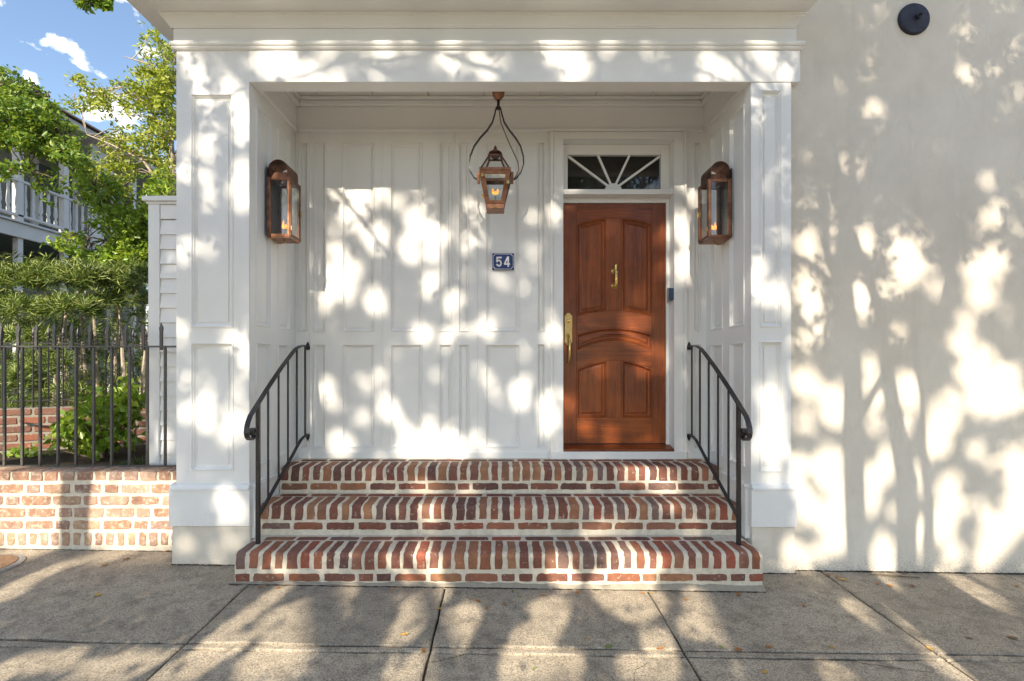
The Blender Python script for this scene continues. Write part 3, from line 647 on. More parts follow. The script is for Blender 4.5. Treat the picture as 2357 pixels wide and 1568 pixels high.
# ------------------------------------------------------------------ handrails
def handrail(xr, sgn, label, d=0):
    t = thing('handrail', label, 'handrail', (xr, 3.37+d, .21), 'iron handrails of the front steps'); I = M['iron']
    ys = lambda y: y + d*(YW - y)/.88
    top = [(3.300,1.000),(3.309,.993),(3.306,.981),(3.294,.977),(3.281,.983),(3.276,.998),(3.283,1.014),(3.300,1.021),(3.318,1.015),(3.328,.998),(3.325,.974),(3.308,.955),(3.282,.947),(3.252,.953),(3.230,.972),(3.220,1.002),(3.224,1.036),(3.240,1.070),(3.270,1.110)]
    top = [(y+d, z) for y, z in top] + [(ys(3.51), 1.280), (ys(3.72), 1.420), (ys(3.93), 1.545), (ys(4.00), 1.580), (ys(4.07), 1.600), (ys(4.14), 1.606), (4.235, 1.606)]
    MB().sweep(top, xr, .017, .005).build('top_rail', I, t, bevel=.002)
    bot = [(3.374+d, .395), (ys(3.60), .525), (ys(3.80), .642), (ys(3.94), .722), (ys(4.02), .772), (ys(4.09), .812), (ys(4.16), .832), (4.242, .838)]
    MB().sweep(bot, xr, .013, .005).build('bottom_rail', I, t, bevel=.002)
    def zat(line, y):
        for a, c in zip(line, line[1:]):
            if a[0] <= y <= c[0]: return a[1] + (c[1]-a[1])*(y-a[0])/(c[0]-a[0])
    MB().box(xr-.0125, xr+.0125, 3.362+d, 3.387+d, .205, zat(top[-8:], 3.374+d)-.004).build('newel', I, t, bevel=.002)
    for y in (3.52, 3.685, 3.847, 4.014, 4.18):
        y = ys(y); MB().box(xr-.0063, xr+.0063, y-.0063, y+.0063, zat(bot, y)+.004, zat(top[-8:], y)-.004).build('baluster', I, t, bevel=.0015)
    f = MB(); f.lathe((xr, 4.238, 1.585), [(.012,-.012),(.019,-.004),(.020,.012),(.016,.030),(.009,.046),(.003,.058)], 12)
    f.lathe((xr, 4.240, .822), [(.004,-.04),(.012,-.022),(.018,-.004),(.018,.012),(.010,.018)], 12); f.build('wall_bracket', I, t, smooth=True)
    return t
handrail(-1.690, -1, 'black iron handrail with scrolled end on the garden fence side of the brick steps')
handrail(1.632, 1, 'black iron handrail with scrolled end on the stucco wall side of the brick steps', -.02)

# ------------------------------------------------------------------ lanterns
def flame_mesh(c, h, wd, lean=0, parent=None):
    m = MB(); n = 8
    for dx, hh in ((-wd*.42, h), (wd*.42, h*.92), (0, h*.55)):
        prof = [(.15,0),(.6,.12),(.9,.3),(.75,.5),(.4,.75),(.02,1)]
        b0 = len(m.v)
        for r_, t in prof:
            for k in range(n):
                a = 2*math.pi*k/n; m.v.append((c[0]+dx*(1+.5*t)+wd*.32*r_*math.cos(a)+lean*t, c[1]+wd*.22*r_*math.sin(a), c[2]+hh*t))
        for i in range(len(prof)-1): m.f += [(b0+i*n+k, b0+i*n+(k+1)%n, b0+(i+1)*n+(k+1)%n, b0+(i+1)*n+k) for k in range(n)]
    return m.build('flame', M['flame'], parent, smooth=True)

def wall_lantern(xw, sg, y0, label):
    # xw wall face, sg direction away from the wall, y0 near side
    t = thing('wall_lantern', label, 'lantern', (xw, y0+.1, 2.43), 'copper gas lanterns on the porch side walls')
    y1 = y0 + .196; xo = xw + sg*.180; z0, z1 = 2.430, 2.885; C = M['copper']; b = .020
    X = lambda d: xw + sg*d
    def bx(m, d0, d1, ya, yb, za, zb): a, c = sorted((X(d0), X(d1))); m.box(a, c, ya, yb, za, zb)
    m = MB(); bx(m, .002, .010, y0-.004, y1+.004, z0+.004, z1+.08); m.build('back_plate', M['slate_metal'], t, bevel=.001)
    
    for ya in (y0-.006, y1-.008): m = MB(); bx(m, .0105, .034, ya, ya+.014, z0, z1); m.build('back_rail', C, t, bevel=.002)
    
    for ya in (y0, y1-.016): m = MB(); bx(m, .160, .180, ya, ya+.016, z0, z1); m.build('corner_post', C, t, bevel=.002)
    for z in (z0, z1-.022):
        for ya in (y0+.001, y1-.013): m = MB(); bx(m, .0345, .1595, ya, ya+.012, z, z+.022); m.build('side_rail', C, t, bevel=.002)
    m = MB(); bx(m, .1805, .188, y0+.004, y0+.024, z0+.002, z1-.002); bx(m, .1805, .188, y1-.024, y1-.004, z0+.002, z1-.002); bx(m, .1805, .188, y0+.0245, y1-.0245, z0+.002, z0+.024); bx(m, .1805, .188, y0+.0245, y1-.0245, z1-.024, z1-.002)
    dr = m.build('lantern_door', M['dark_copper'], t, bevel=.0015)
    m = MB(); bx(m, .188, .198, y1-.018, y1-.008, (z0+z1)/2-.02, (z0+z1)/2+.02); bx(m, .188, .194, y0+.006, y0+.02, z0+.05, z0+.085); m.build('latch', M['old_brass'], dr, bevel=.001)
    m = MB(); bx(m, .036, .159, y0+.006, y0+.008, z0+.022, z1-.022); m.build('pane', M['glass'], t)
    m = MB(); bx(m, .036, .159, y1-.008, y1-.006, z0+.022, z1-.022); m.build('pane', M['glass'], t)
    m = MB(); bx(m, .183, .185, y0+.024, y1-.024, z0+.024, z1-.024); m.build('pane', M['glass'], t)
    m = MB(); bx(m, .011, .1795, y0+.0005, y1-.0005, z0-.008, z0-.001); m.build('floor_plate', C, t, bevel=.001)
    # chimney: a copper curb and an open half-round hood whose axis runs along the wall
    m = MB(); a0, a1, c0, c1 = X(.030), X(.158), X(.052), X(.146)
    m.hexa([(a0,y0+.012,z1),(a1,y0+.012,z1),(a1,y1-.012,z1),(a0,y1-.012,z1)], [(c0,y0+.03,z1+.048),(c1,y0+.03,z1+.048),(c1,y1-.03,z1+.048),(c0,y1-.03,z1+.048)]); m.build('chimney_curb', C, t, bevel=.002)
    m = MB(); cx, rz, n = .090, z1 + .062, 20; ro, ri = .074, .071
    arcp = [(X(cx + ro*math.cos(R(180*k/n))), rz + ro*math.sin(R(180*k/n))) for k in range(n+1)]; arci = [(X(cx + ri*math.cos(R(180*k/n))), rz + ri*math.sin(R(180*k/n))) for k in range(n+1)]
    poly = [(X(cx+ro), z1-.002)] + arcp + [(X(cx-ro), z1-.002), (X(cx-ri), z1-.002)] + arci[::-1] + [(X(cx+ri), z1-.002)]
    m.prism(poly, lambda a, c, d: (a, d, c), y0+.002, y1-.002); m.build('hood', M['dark_copper'], t, smooth=True)
    m = MB()
    for yy in (y0-.002,):
        for d in (.022, .170):
            for z in (z0+.011, z1-.011): m.lathe((0,0,0), [(.004,0),(.004,.002),(.0,.004)], 8); n0 = len(m.v)-24; m.v[n0:] = [(X(d)+x, y0-.006-zq if d < .1 else y0-zq, z+yq) for x, yq, zq in m.v[n0:]]
        for z in (z0+.15, z0+.31): m.lathe((0,0,0), [(.005,0),(.005,.002),(.0,.004)], 8); n0 = len(m.v)-24; m.v[n0:] = [(X(.022)+x, y0-.006-zq, z+yq) for x, yq, zq in m.v[n0:]]
    m.build('rivet', M['dark_copper'], t)
    ym = (y0+y1)/2; m = MB(); m.tube([(X(.10), ym, z0), (X(.10), ym, z0+.075)], [.006,.0035], 8); m.lathe((X(.10), ym, z0), [(.02,0),(.02,.006),(.012,.012)], 10); m.tube([(X(.01), ym-.02, z0+.0), (X(.03), ym-.01, z0-.03), (X(.07), ym, z0-.032), (X(.10), ym, z0-.02)], .0045, 6); m.tube([(X(.10), ym, z0-.03), (X(.10), ym, z0-.008)], .010, 8)
    m.build('burner', M['old_brass'], t, smooth=True)
    flame_mesh((X(.10), ym, z0+.085), .072, .034, .012*sg, t)
wall_lantern(XO, 1, 3.722, 'copper wall lantern with arched hood and lit flame, on the garden side')
wall_lantern(XR, -1, 3.757, 'copper wall lantern with arched hood and lit flame, right beside the door')

# hanging lantern
YH = 3.89; SH_ = FPX / YH
hx = lambda px: (px - CX) / SH_
hz = lambda py: EYE + (CY - py) / SH_
xc = hx(1147); xb = hx(1140)
hl = thing('hanging_lantern', 'four-sided copper gas lantern hanging on a curved black yoke from the porch ceiling', 'lantern', (xc, YH, hz(480)))
C = M['copper']; I = M['iron']
m = MB(); m.lathe((xc, YH, hz(231)), [(.018,0),(.032,.018),(.046,.034),(.050,.055),(.052,ZC - hz(231) + .001)], 20); m.build('canopy', C, hl, smooth=True)
m = MB(); m.tube([(xc, YH, hz(231)), (xc, YH, hz(249))], [.012,.012], 10); m.box(xc-.02, xc+.02, YH-.012, YH+.012, hz(252), hz(247)); m.build('stem', I, hl)
yk = [(-5.5,250),(-8,262),(-14,282),(-26,300),(-42,318),(-55,337),(-63,360),(-65,378),(-60,396),(-50,410),(-42,414)]
for s in (-1, 1):
    m = MB(); pts = [(xc + s*abs(a)/SH_*.97 + (xb-xc)*(max(0, q-300)/115), hz(q)) for a, q in yk]
    vs = []
    for i, (x, z) in enumerate(pts):
        a = Vector(pts[max(i-1,0)]); c = Vector(pts[min(i+1,len(pts)-1)]); d = (c-a).normalized(); nn = Vector((-d.y, d.x))*.005
        m.v += [(x-nn.x, YH-.011, z-nn.y), (x+nn.x, YH-.011, z+nn.y), (x+nn.x, YH+.011, z+nn.y), (x-nn.x, YH+.011, z-nn.y)]
    m.f += [(i*4+k, i*4+(k+1)%4, i*4+4+(k+1)%4, i*4+4+k) for i in range(len(pts)-1) for k in range(4)] + [(3,2,1,0), tuple(range(len(pts)*4-4, len(pts)*4))]
    m.build('yoke_arm', I, hl, smooth=True)
m = MB(); m.tube([(xc+.004,YH-.02,hz(252)),(xc+.02,YH-.02,hz(285)),(xc+.075,YH-.02,hz(325)),(xc+.155,YH-.02,hz(375)),(xc+.165,YH-.02,hz(395)),(xc+.13,YH-.02,hz(412)),(xc+.10,YH-.03,hz(420)),(xc+.055,YH-.02,hz(468))], .004, 6); m.build('gas_pipe', M['dark_copper'], hl, smooth=True)
fz = lambda py, y: EYE + (CY - py)*y/FPX
zt, zm, zb_, zbb = fz(357, 3.835), fz(386, 3.77), fz(469, 3.82), fz(480, 3.82)
def frustum_bar(m, h0, z0, h1, z1, wd):
    for sx in (-1, 1):
        for sy in (-1, 1):
            a = Vector((xb+sx*h0, YH+sy*h0, z0)); c = Vector((xb+sx*h1, YH+sy*h1, z1)); m.hexa([a+Vector((-sx*wd,0,0)), a, a+Vector((0,-sy*wd,0)), a+Vector((-sx*wd,-sy*wd,0))], [c+Vector((-sx*wd,0,0)), c, c+Vector((0,-sy*wd,0)), c+Vector((-sx*wd,-sy*wd,0))])
def ring_(m, h, z0, z1, wd):
    m.box(xb-h, xb+h, YH-h, YH-h+wd, z0, z1); m.box(xb-h, xb+h, YH+h-wd, YH+h, z0, z1); m.box(xb-h, xb-h+wd, YH-h+wd, YH+h-wd, z0, z1); m.box(xb+h-wd, xb+h, YH-h+wd, YH+h-wd, z0, z1)
m = MB(); frustum_bar(m, .117, zm, .054, zt, .013); ring_(m, .058, zt-.004, zt+.006, .02); m.build('roof_frame', M['dark_copper'], hl, bevel=.001)
m = MB(); ring_(m, .123, zm-.018, zm+.004, .018); m.build('top_frame', C, hl, bevel=.002)
m = MB(); frustum_bar(m, .120, zm-.018, .0735, zb_, .018); m.build('corner_bar', C, hl, bevel=.001)
m = MB(); m.box(xb-.072, xb+.072, YH-.072, YH+.072, zbb, zb_-.0); m.build('base_box', C, hl, bevel=.002)
for s in (-1, 1):
    m = MB(); a, c = sorted((xb+s*.123, xb+s*.145)); m.box(a, c, YH-.03, YH+.03, zm-.075, zm+.004); m.build('ear', C, hl, bevel=.002)
for ang in range(4):
    rot = Matrix.Rotation(R(90*ang), 3, 'Z'); P = lambda u, z, o=0: Vector((xb, YH, 0)) + rot @ Vector((u, -(.118 + (z-(zm-.018))*( (.118-.072)/((zm-.018)-zb_) ) + o), 0)) + Vector((0,0,z))
    hwid = lambda z: .102 + (z-(zm-.018))*((.118-.072)/((zm-.018)-zb_))
    za, zc = zb_+.02, zm-.04
    m = MB(); m.add([P(-hwid(za),za,-.006), P(hwid(za),za,-.006), P(hwid(zc),zc,-.006), P(-hwid(zc),zc,-.006), P(-hwid(za),za,-.008), P(hwid(za),za,-.008), P(hwid(zc),zc,-.008), P(-hwid(zc),zc,-.008)], [(0,1,2,3),(7,6,5,4),(0,1,5,4),(1,2,6,5),(2,3,7,6),(3,0,4,7)]); m.build('pane', M['glass'], hl)
    for (z_a, z_b) in ((zb_+.002, zb_+.024), (zm-.044, zm-.019)):
        m = MB(); m.hexa([P(-hwid(z_a),z_a,.001), P(hwid(z_a),z_a,.001), P(hwid(z_a),z_a,-.012), P(-hwid(z_a),z_a,-.012)], [P(-hwid(z_b),z_b,.001), P(hwid(z_b),z_b,.001), P(hwid(z_b),z_b,-.012), P(-hwid(z_b),z_b,-.012)]); m.build('side_rail', C, hl, bevel=.001)
    if ang == 0:
        for sx in (-1, 1):
            m = MB(); m.hexa([P(sx*hwid(za),za,.004), P(sx*(hwid(za)-.016),za,.004), P(sx*(hwid(za)-.016),za,-.004), P(sx*hwid(za),za,-.004)], [P(sx*hwid(zc),zc,.004), P(sx*(hwid(zc)-.016),zc,.004), P(sx*(hwid(zc)-.016),zc,-.004), P(sx*hwid(zc),zc,-.004)]); m.build('door_stile', C, hl, bevel=.001)
    Q = lambda u, z: Vector((xb, YH, 0)) + rot @ Vector((u, -(.113 - (z-zm)*(.062/(zt-zm))), 0)) + Vector((0,0,z))
    m = MB(); m.add([Q(-.103,zm+.004), Q(.103,zm+.004), Q(.043,zt-.004), Q(-.043,zt-.004)], [(0,1,2,3)]); m.build('roof_pane', M['glass'], hl)
m = MB(); m.lathe((xb, YH, zt), [(.036,.004),(.036,.026),(.054,.030),(.052,.040),(.034,.054),(.016,.060),(.011,.068),(.015,.076),(.009,.088),(.002,.100)], 16); m.build('finial', M['dark_copper'], hl, smooth=True)
m = MB(); m.tube([(xb,YH,zb_), (xb,YH,zb_+.085)], [.006,.0035], 8); m.box(xb-.035, xb+.035, YH-.006, YH+.006, zb_+.006, zb_+.014); m.tube([(xb-.005,YH-.078,zbb+.004), (xb-.005,YH-.098,zbb+.006), (xb+.03,YH-.09,zbb-.006)], [.009,.008,.004], 8); m.build('burner', M['old_brass'], hl, smooth=True)
m = MB(); m.box(xb-.085, xb+.085, YH+.05, YH+.054, zm-.07, zm-.04); m.build('heat_shield', M['dark_copper'], hl)
m = MB()
for sx, z in ((-1, zm-.06), (-1, zb_+.05), (1, zm-.115)): m.box(xb+sx*.098-.01, xb+sx*.098+.01, YH-.135, YH-.112, z-.012, z+.012)
m.v = [(x - (0 if z > zb_+.1 else 0), y + (0 if z > zb_+.12 else .03), z) for x, y, z in m.v]; m.build('hinge', M['brass'], hl, bevel=.002)
flame_mesh((xb, YH, zb_+.095), .055, .034, 0, hl)

# ------------------------------------------------------------------ stucco house and its wall tie
sh = thing('stucco_house', 'pale beige stucco house wall rising beside the entrance porch', 'house', (5, 3.52, -.1))
MB().box(2.0, 11, 3.52, 9, -.35, 7.5).build('stucco_wall', M['stucco'], sh)
tp = thing('wall_tie_plate', 'round black iron wall tie plate high on the stucco wall', 'tie plate', (2.975, 3.52, 3.946))
m = MB(); m.lathe((0,0,0), [(.113,0),(.113,.012),(.104,.022),(.05,.028),(.03,.032),(.02,.034)], 40); m.v = [(2.975+x, 3.521-z, 3.946+y) for x, y, z in m.v]; m.build('disc', M['tie'], tp, smooth=True)
m = MB(); m.lathe((0,0,0), [(.022,0),(.022,.02),(.010,.022),(.010,.045),(.0,.046)], 6); m.v = [(2.98+x, 3.49-z, 3.946+y) for x, y, z in m.v]; m.build('nut', M['tie'], tp)

# ------------------------------------------------------------------ garden wall and fence
gw = thing('garden_wall', 'low whitewashed tan brick garden wall carrying the iron fence beside the porch', 'wall', (-3.1, 3.75, 0))
rng = random.Random(31)
YG = 3.68; gn = lambda zy: EYE + (CY - (942.8 + zy*.39882)) * YG / FPX
ZT = gn(358)
MB().box(-6.5, -2.33, YG+.006, YG+.25, -.1, ZT-.005).build('mortar', M['mortar'], gw)
GB = {}
def gbrick(wd, ht, k):
    key = (round(wd, 2), round(ht, 3), k)
    if key not in GB: GB[key] = face_brick(wd, ht, 500+hash(key) % 999, M['brick2'], .005, .03, .006)
    return GB[key]
CAP = [nose_brick(.088+.01*(k % 4), .20, .066, .010, 600+k, M['brick2']) for k in range(8)]
x = -4.05; k = 0
while x < -2.42:
    wd = .088+.01*(k % 4); place(CAP[k % 8], 'brick', gw, (x+wd/2, YG+rng.uniform(-.003,.002), ZT+rng.uniform(-.002,.002)), (0, rng.uniform(-.015,.015), rng.uniform(-.01,.01))); x += wd+.018; k += 1
for ci, (ya, yb) in enumerate(((432, 485), (498, 555), (568, 625), (640, 695))):
    za, zb = gn(yb), gn(ya); x = -4.1 + .07*ci + rng.uniform(0, .05); k = ci
    while x < -2.46:
        wd = .215 if (k % 3 != 2) else .105
        place(gbrick(wd, zb-za-.004, rng.randrange(4)), 'brick', gw, (x+wd/2, YG+rng.uniform(-.002,.003), (za+zb)/2), (0, rng.uniform(-.008,.008), 0), (rng.uniform(.95,1.04), 1, rng.uniform(.92,1.05))); x += wd+.019; k += 1
za, zb = gn(790), gn(708); x = -4.08
while x < -2.40:
    place(gbrick(.062, zb-za-.006, rng.randrange(5)), 'brick', gw, (x+.031, YG+rng.uniform(-.001,.003), (za+zb)/2), (0, rng.uniform(-.02,.02), 0), (rng.uniform(.85,1.1), 1, rng.uniform(.9,1.05))); x += .062+.021

def spear(m, x, y, z0, zt, w=.010):
    m.box(x-w, x+w, y-w*.8, y+w*.8, z0, zt-.075)
    a = .015
    m.add([(x-w,y-w*.8,zt-.075),(x+w,y-w*.8,zt-.075),(x+w,y+w*.8,zt-.075),(x-w,y+w*.8,zt-.075),(x-a,y-.006,zt-.045),(x+a,y-.006,zt-.045),(x+a,y+.006,zt-.045),(x-a,y+.006,zt-.045),(x,y,zt)],
          [(0,1,5,4),(1,2,6,5),(2,3,7,6),(3,0,4,7),(4,5,8),(5,6,8),(6,7,8),(7,4,8)])
YFE = 3.86; qx = lambda px: (px - CX)*YFE/FPX; qz = lambda py: EYE + (CY - py)*YFE/FPX
fe = thing('iron_fence', 'black iron fence with spear points standing on the low garden wall', 'fence', (-3.1, YFE, ZT))
I = M['glint_grey_iron']
MB().box(-5.2, -2.335, YFE-.017, YFE+.017, qz(800), qz(796)).build('top_rail', I, fe, bevel=.001)
MB().box(-5.2, -2.335, YFE-.019, YFE+.019, ZT-.002, ZT+.008).build('bottom_rail', I, fe, bevel=.001)
for i in range(-4, 10):
    xx_ = qx(10.5 + 41.1*i); MB().box(xx_-.0085, xx_+.0085, YFE-.0085, YFE+.0085, ZT+.0085, qz(800)-.0005).build('picket', I, fe, bevel=.0015)
for i in range(-4, 11):
    m = MB(); spear(m, qx(-8.5+41.1*i + 10), YFE, qz(806), qz(742+ (i % 3)*.8)); m.build('spear_point', I, fe)

I = M['iron']

# ------------------------------------------------------------------ clapboard screen wall beside the porch
YC = 4.0; wx = lambda px: (px - CX)*YC/FPX; wz = lambda py: EYE + (CY - py)*YC/FPX
cw = thing('clapboard_wall', 'white clapboard screen wall with capped corner board beside the porch', 'wall', (-2.7, YC, .6))
MB().box(wx(347), wx(373), YC-.03, YC+.12, .3, wz(468)).build('corner_board', W, cw, bevel=.003)
MB().box(wx(338), -2.33, YC-.06, YC+.16, wz(467), wz(456)).build('cap', W, cw, bevel=.005)
MB().box(wx(344), -2.33, YC-.04, YC+.14, wz(473), wz(467)-.001).build('cap_moulding', W, cw, bevel=.004)
MB().box(wx(373)+.002, -2.33, YC-.024, YC+.10, wz(506), wz(473)-.002).build('frieze_board', W, cw, bevel=.002)
z = wz(508); k = 0
while z > .35:
    m = MB(); a, c = wx(373)+.001, -2.328; zl = z - .120
    m.hexa([(a,YC-.028,zl),(c,YC-.028,zl),(c,YC+.02,zl),(a,YC+.02,zl)], [(a,YC-.014,z-.001),(c,YC-.014,z-.001),(c,YC+.02,z-.001),(a,YC+.02,z-.001)]); m.build('clapboard', W, cw); z = zl
MB().box(wx(373), -2.33, YC+.021, YC+.1, .3, wz(506)).build('backing', W, cw)

# ------------------------------------------------------------------ garden ground
gg = MB(); nx_, ny_ = 24, 24; rg = random.Random(8)
for j in range(ny_+1):
    for i in range(nx_+1):
        xg = -14 + 11.66*i/nx_; yg = 3.93 + 12*j/ny_; gg.v.append((xg, yg, .575 - .06*min(1, (yg-3.93)/1.5) + rg.uniform(-.02, .02)*(j > 0)))
gg.f += [(j*(nx_+1)+i, j*(nx_+1)+i+1, (j+1)*(nx_+1)+i+1, (j+1)*(nx_+1)+i) for j in range(ny_) for i in range(nx_)]
structure(gg.build('garden_ground', M['soil'], smooth=True))

# ------------------------------------------------------------------ leaves
def leaves_mesh(name, C_, D_, L_, Wd, mat, seed=0, fold=.25, up=None):
    # C_: base points, D_: leaf directions, L_: lengths; each leaf a folded four-sided blade
    r = np.random.RandomState(seed); C_ = np.asarray(C_, float); D_ = np.asarray(D_, float); n = len(C_)
    D_ = D_/(np.linalg.norm(D_, axis=1, keepdims=True)+1e-9); L_ = np.broadcast_to(np.asarray(L_, float), (n,))[:, None]
    A = r.normal(size=(n, 3)); A[:, 2] *= .5; S = np.cross(D_, A); S /= (np.linalg.norm(S, axis=1, keepdims=True)+1e-9); Nn = np.cross(S, D_)
    v = np.empty((n, 4, 3)); v[:, 0] = C_; mid = C_ + D_*L_*.45; v[:, 1] = mid + S*L_*Wd + Nn*L_*Wd*fold; v[:, 2] = C_ + D_*L_ - Nn*L_*.12; v[:, 3] = mid - S*L_*Wd + Nn*L_*Wd*fold
    me = bpy.data.meshes.new(name); me.vertices.add(n*4); me.vertices.foreach_set('co', v.reshape(-1))
    me.loops.add(n*6); idx = (np.arange(n)[:, None]*4 + np.array([0, 1, 2, 0, 2, 3])[None, :]).reshape(-1); me.loops.foreach_set('vertex_index', idx.astype(np.int32))
    me.polygons.add(n*2); me.polygons.foreach_set('loop_start', np.arange(0, n*6, 3, dtype=np.int32)); me.update(calc_edges=True); me.materials.append(mat)
    return me
def sprays(centers, per, spread, length, seed, droop=.2, out=None):
    r = np.random.RandomState(seed); Cs, Ds, Ls = [], [], []
    for c in centers:
        d = r.normal(size=3); d[2] = d[2]*.5 - droop; d /= np.linalg.norm(d); tw = r.uniform(.5, 1.2)*spread
        for k in range(per):
            t = r.uniform(-1, 1); s = r.normal(size=3); s /= np.linalg.norm(s); s[2] -= droop*.5
            Cs.append(np.array(c) + d*t*tw + r.normal(size=3)*spread*.16); Ds.append(d*.7 + s); Ls.append(length*r.uniform(.65, 1.2))
    return Cs, Ds, Ls
def blob_points(blobs, seed):
    # blobs: (px, py, distance, rx px, ry px, depth radius m, count)
    r = np.random.RandomState(seed); out = []
    for px, py, y, rx, ry, rz, n in blobs:
        k = 0
        while k < n:
            q = r.uniform(-1, 1, 3)
            if q.dot(q) > 1: continue
            out.append(tuple(at(px + q[0]*rx, py + q[1]*ry, y + q[2]*rz))); k += 1
    return out
def limb_tree(name, label, base, trunk, limbs, centers, per, spread, length, wd, leaf, bark, seed, tw=.006, group=None, rad=.05):
    t = thing(name, label, 'tree', base, group); m = MB()
    m.tube(trunk, [rad*(1-.6*i/(len(trunk)-1)) for i in range(len(trunk))], 8)
    nodes = [Vector(p) for p in trunk[1:]]
    for lb in limbs:
        m.tube(lb, [rad*.45*(1-.75*i/(len(lb)-1)) for i in range(len(lb))], 6)
        for a, c in zip(lb, lb[1:]): nodes += [Vector(a).lerp(Vector(c), q) for q in (0, .35, .7, 1)]
    m.build('trunk', bark, t, smooth=True)
    tm = MB(); r = random.Random(seed)
    for c in centers[::2]:
        c = Vector(c); b = min(nodes, key=lambda q: (q-c).length + max(0, q.z-c.z)*.4)
        mid = b.lerp(c, .55) + Vector((r.uniform(-.06,.06), r.uniform(-.06,.06), r.uniform(-.02,.10))); tm.tube([b, mid, c], [tw*1.3, tw, tw*.4], 4)
    tm.build('twigs', bark, t)['kind'] = 'stuff'
    me = leaves_mesh('crown', *sprays(centers, per, spread, length, seed), wd, leaf, seed); place(me, 'crown', t)
    return t
A_ = lambda *q: tuple(at(*q))
# slim-leaved tree against the sky
cen = blob_points([(350,190,8,48,70,.5,62),(290,225,8,80,45,.5,58),(372,250,8,35,100,.5,110),(205,235,8,55,28,.4,24),(300,330,8,80,50,.5,70),(380,420,8,30,80,.5,90),(350,95,8,28,30,.4,14),(392,140,8,22,60,.4,30),(250,405,8,70,40,.5,60),(190,190,8,25,20,.2,8)], 5)
limb_tree('slim_leaf_tree', 'tall slender tree with small yellow green leaves against the sky beside the porch', A_(404,1015,8),
    [A_(404,1018,8), A_(402,700,8), A_(398,420,8), A_(392,250,8), A_(380,110,8)],
    [[A_(400,560,8), A_(330,470,8.2), A_(270,440,8.2)], [A_(398,470,8), A_(330,370,7.9), A_(250,330,7.8), A_(200,310,7.9)], [A_(395,330,8), A_(340,240,8), A_(280,200,8.1), A_(170,230,8.2)], [A_(390,240,8), A_(350,150,8.1), A_(285,130,8.1)], [A_(396,400,8), A_(420,300,8), A_(400,150,8)]],
    cen, 15, .15, .085, .20, M['leaf_yellow'], M['pale_bark'], 6, .007, rad=.06)
# glossy tree in front of the gallery
cen = blob_points([(290,510,7.2,85,55,.5,120),(330,570,7.2,70,50,.5,120),(230,440,7.3,50,40,.4,44),(270,595,7.1,90,28,.4,80),(165,560,7.2,50,26,.3,24),(365,480,7.2,36,80,.5,100),(190,400,7.2,22,40,.3,20)], 9)
limb_tree('glossy_leaf_tree', 'bushy glossy green tree in front of the white gallery rail', A_(372,1010,7.2),
    [A_(372,1015,7.2), A_(368,800,7.2), A_(352,650,7.2), A_(340,520,7.2)], [[A_(352,650,7.2), A_(280,560,7.2), A_(170,540,7.2)], [A_(350,600,7.2), A_(300,500,7.2), A_(220,440,7.2)], [A_(345,560,7.2), A_(370,480,7.2), A_(365,420,7.2)]],
    cen, 15, .13, .085, .24, M['leaf_green'], M['bark'], 11, .006, rad=.05)
# darker drooping tree by the left of the garden
cen = blob_points([(40,245,6,90,48,.6,130),(95,300,6,75,45,.5,110),(10,310,6,70,40,.5,70),(-90,240,6,80,60,.6,90),(150,345,6,55,28,.4,50),(30,385,6,60,18,.4,16),(5,175,6,24,22,.4,8),(55,190,6,22,12,.3,6),(110,430,6.1,60,35,.4,14)], 15)
limb_tree('drooping_tree', 'dark green drooping tree hanging over the white gallery', A_(-170,1010,6),
    [A_(-170,1020,6), A_(-165,700,6), A_(-150,450,6), A_(-120,230,6), A_(-90,100,6)], [[A_(-150,480,6), A_(-50,330,6), A_(60,270,6), A_(160,330,6)], [A_(-130,300,6), A_(-30,200,6), A_(60,190,6), A_(110,230,6)], [A_(-150,460,6), A_(-40,390,6), A_(60,390,6)]],
    cen, 16, .13, .07, .24, M['leaf_dark'], M['bark'], 16, .006, rad=.07)
# a branch end of a taller tree coming into the top of the picture
cen = blob_points([(215,-6,5,42,26,.15,26),(190,-40,5,60,26,.2,26),(240,4,5,18,10,.1,6)], 21)
limb_tree('overhanging_tree', 'tall tree whose leafy branch end hangs into the sky above the garden', (-6.6, 5, .5),
    [(-6.6,5,.5), (-6.5,5,3), (-6.2,5,5.2), (-5.9,5,6.4)], [[(-6.2,5,5.2), (-5.2,5,5.9), A_(170,-60,5), A_(225,-8,5)]], cen, 8, .07, .075, .32, M['leaf_dark'], M['bark'], 22, .004, rad=.11)

# ------------------------------------------------------------------ hedge with whorls of narrow leaves
hg = thing('hedge', 'dense hedge of whorled narrow leaves behind the far fence', 'hedge', (-5.2, 6.4, .52))
r = np.random.RandomState(3); Cs, Ds, Ls = [], [], []; tm = MB()
ctr = []
pads = [(20,650,75,34,6.0,95),(95,640,60,30,6.1,85),(170,640,75,34,5.95,105),(250,650,60,30,6.2,85),(320,648,50,28,6.2,75),(40,715,60,26,5.85,60),(155,712,70,26,5.75,90),(-20,690,50,60,6.0,50),
        (60,775,55,30,5.9,46),(110,840,60,34,5.85,50),(40,880,55,40,5.9,50),(150,905,50,30,5.9,26),(300,690,55,24,6.3,40),(240,700,40,18,6.2,26),(20,940,60,20,5.9,26)]
for px, py, rx, ry, yy, n in pads:                     # rounded cushions of growth: whorls sit on the outer face of each
    for k in range(n):
        th, ph = r.uniform(0, 2*math.pi), math.acos(r.uniform(-.35, 1)); q = np.array([math.sin(ph)*math.cos(th), -abs(math.sin(ph)*math.sin(th)), math.cos(ph)]); ctr.append((px + q[0]*rx, py - q[2]*ry, yy + q[1]*.32, q))
for k in range(420):                                  # looser growth filling the shaded inside
    ctr.append((r.uniform(-40, 350), r.uniform(690, 965), r.uniform(6.15, 6.8), np.array([r.normal()*.4, -.5, .2])))
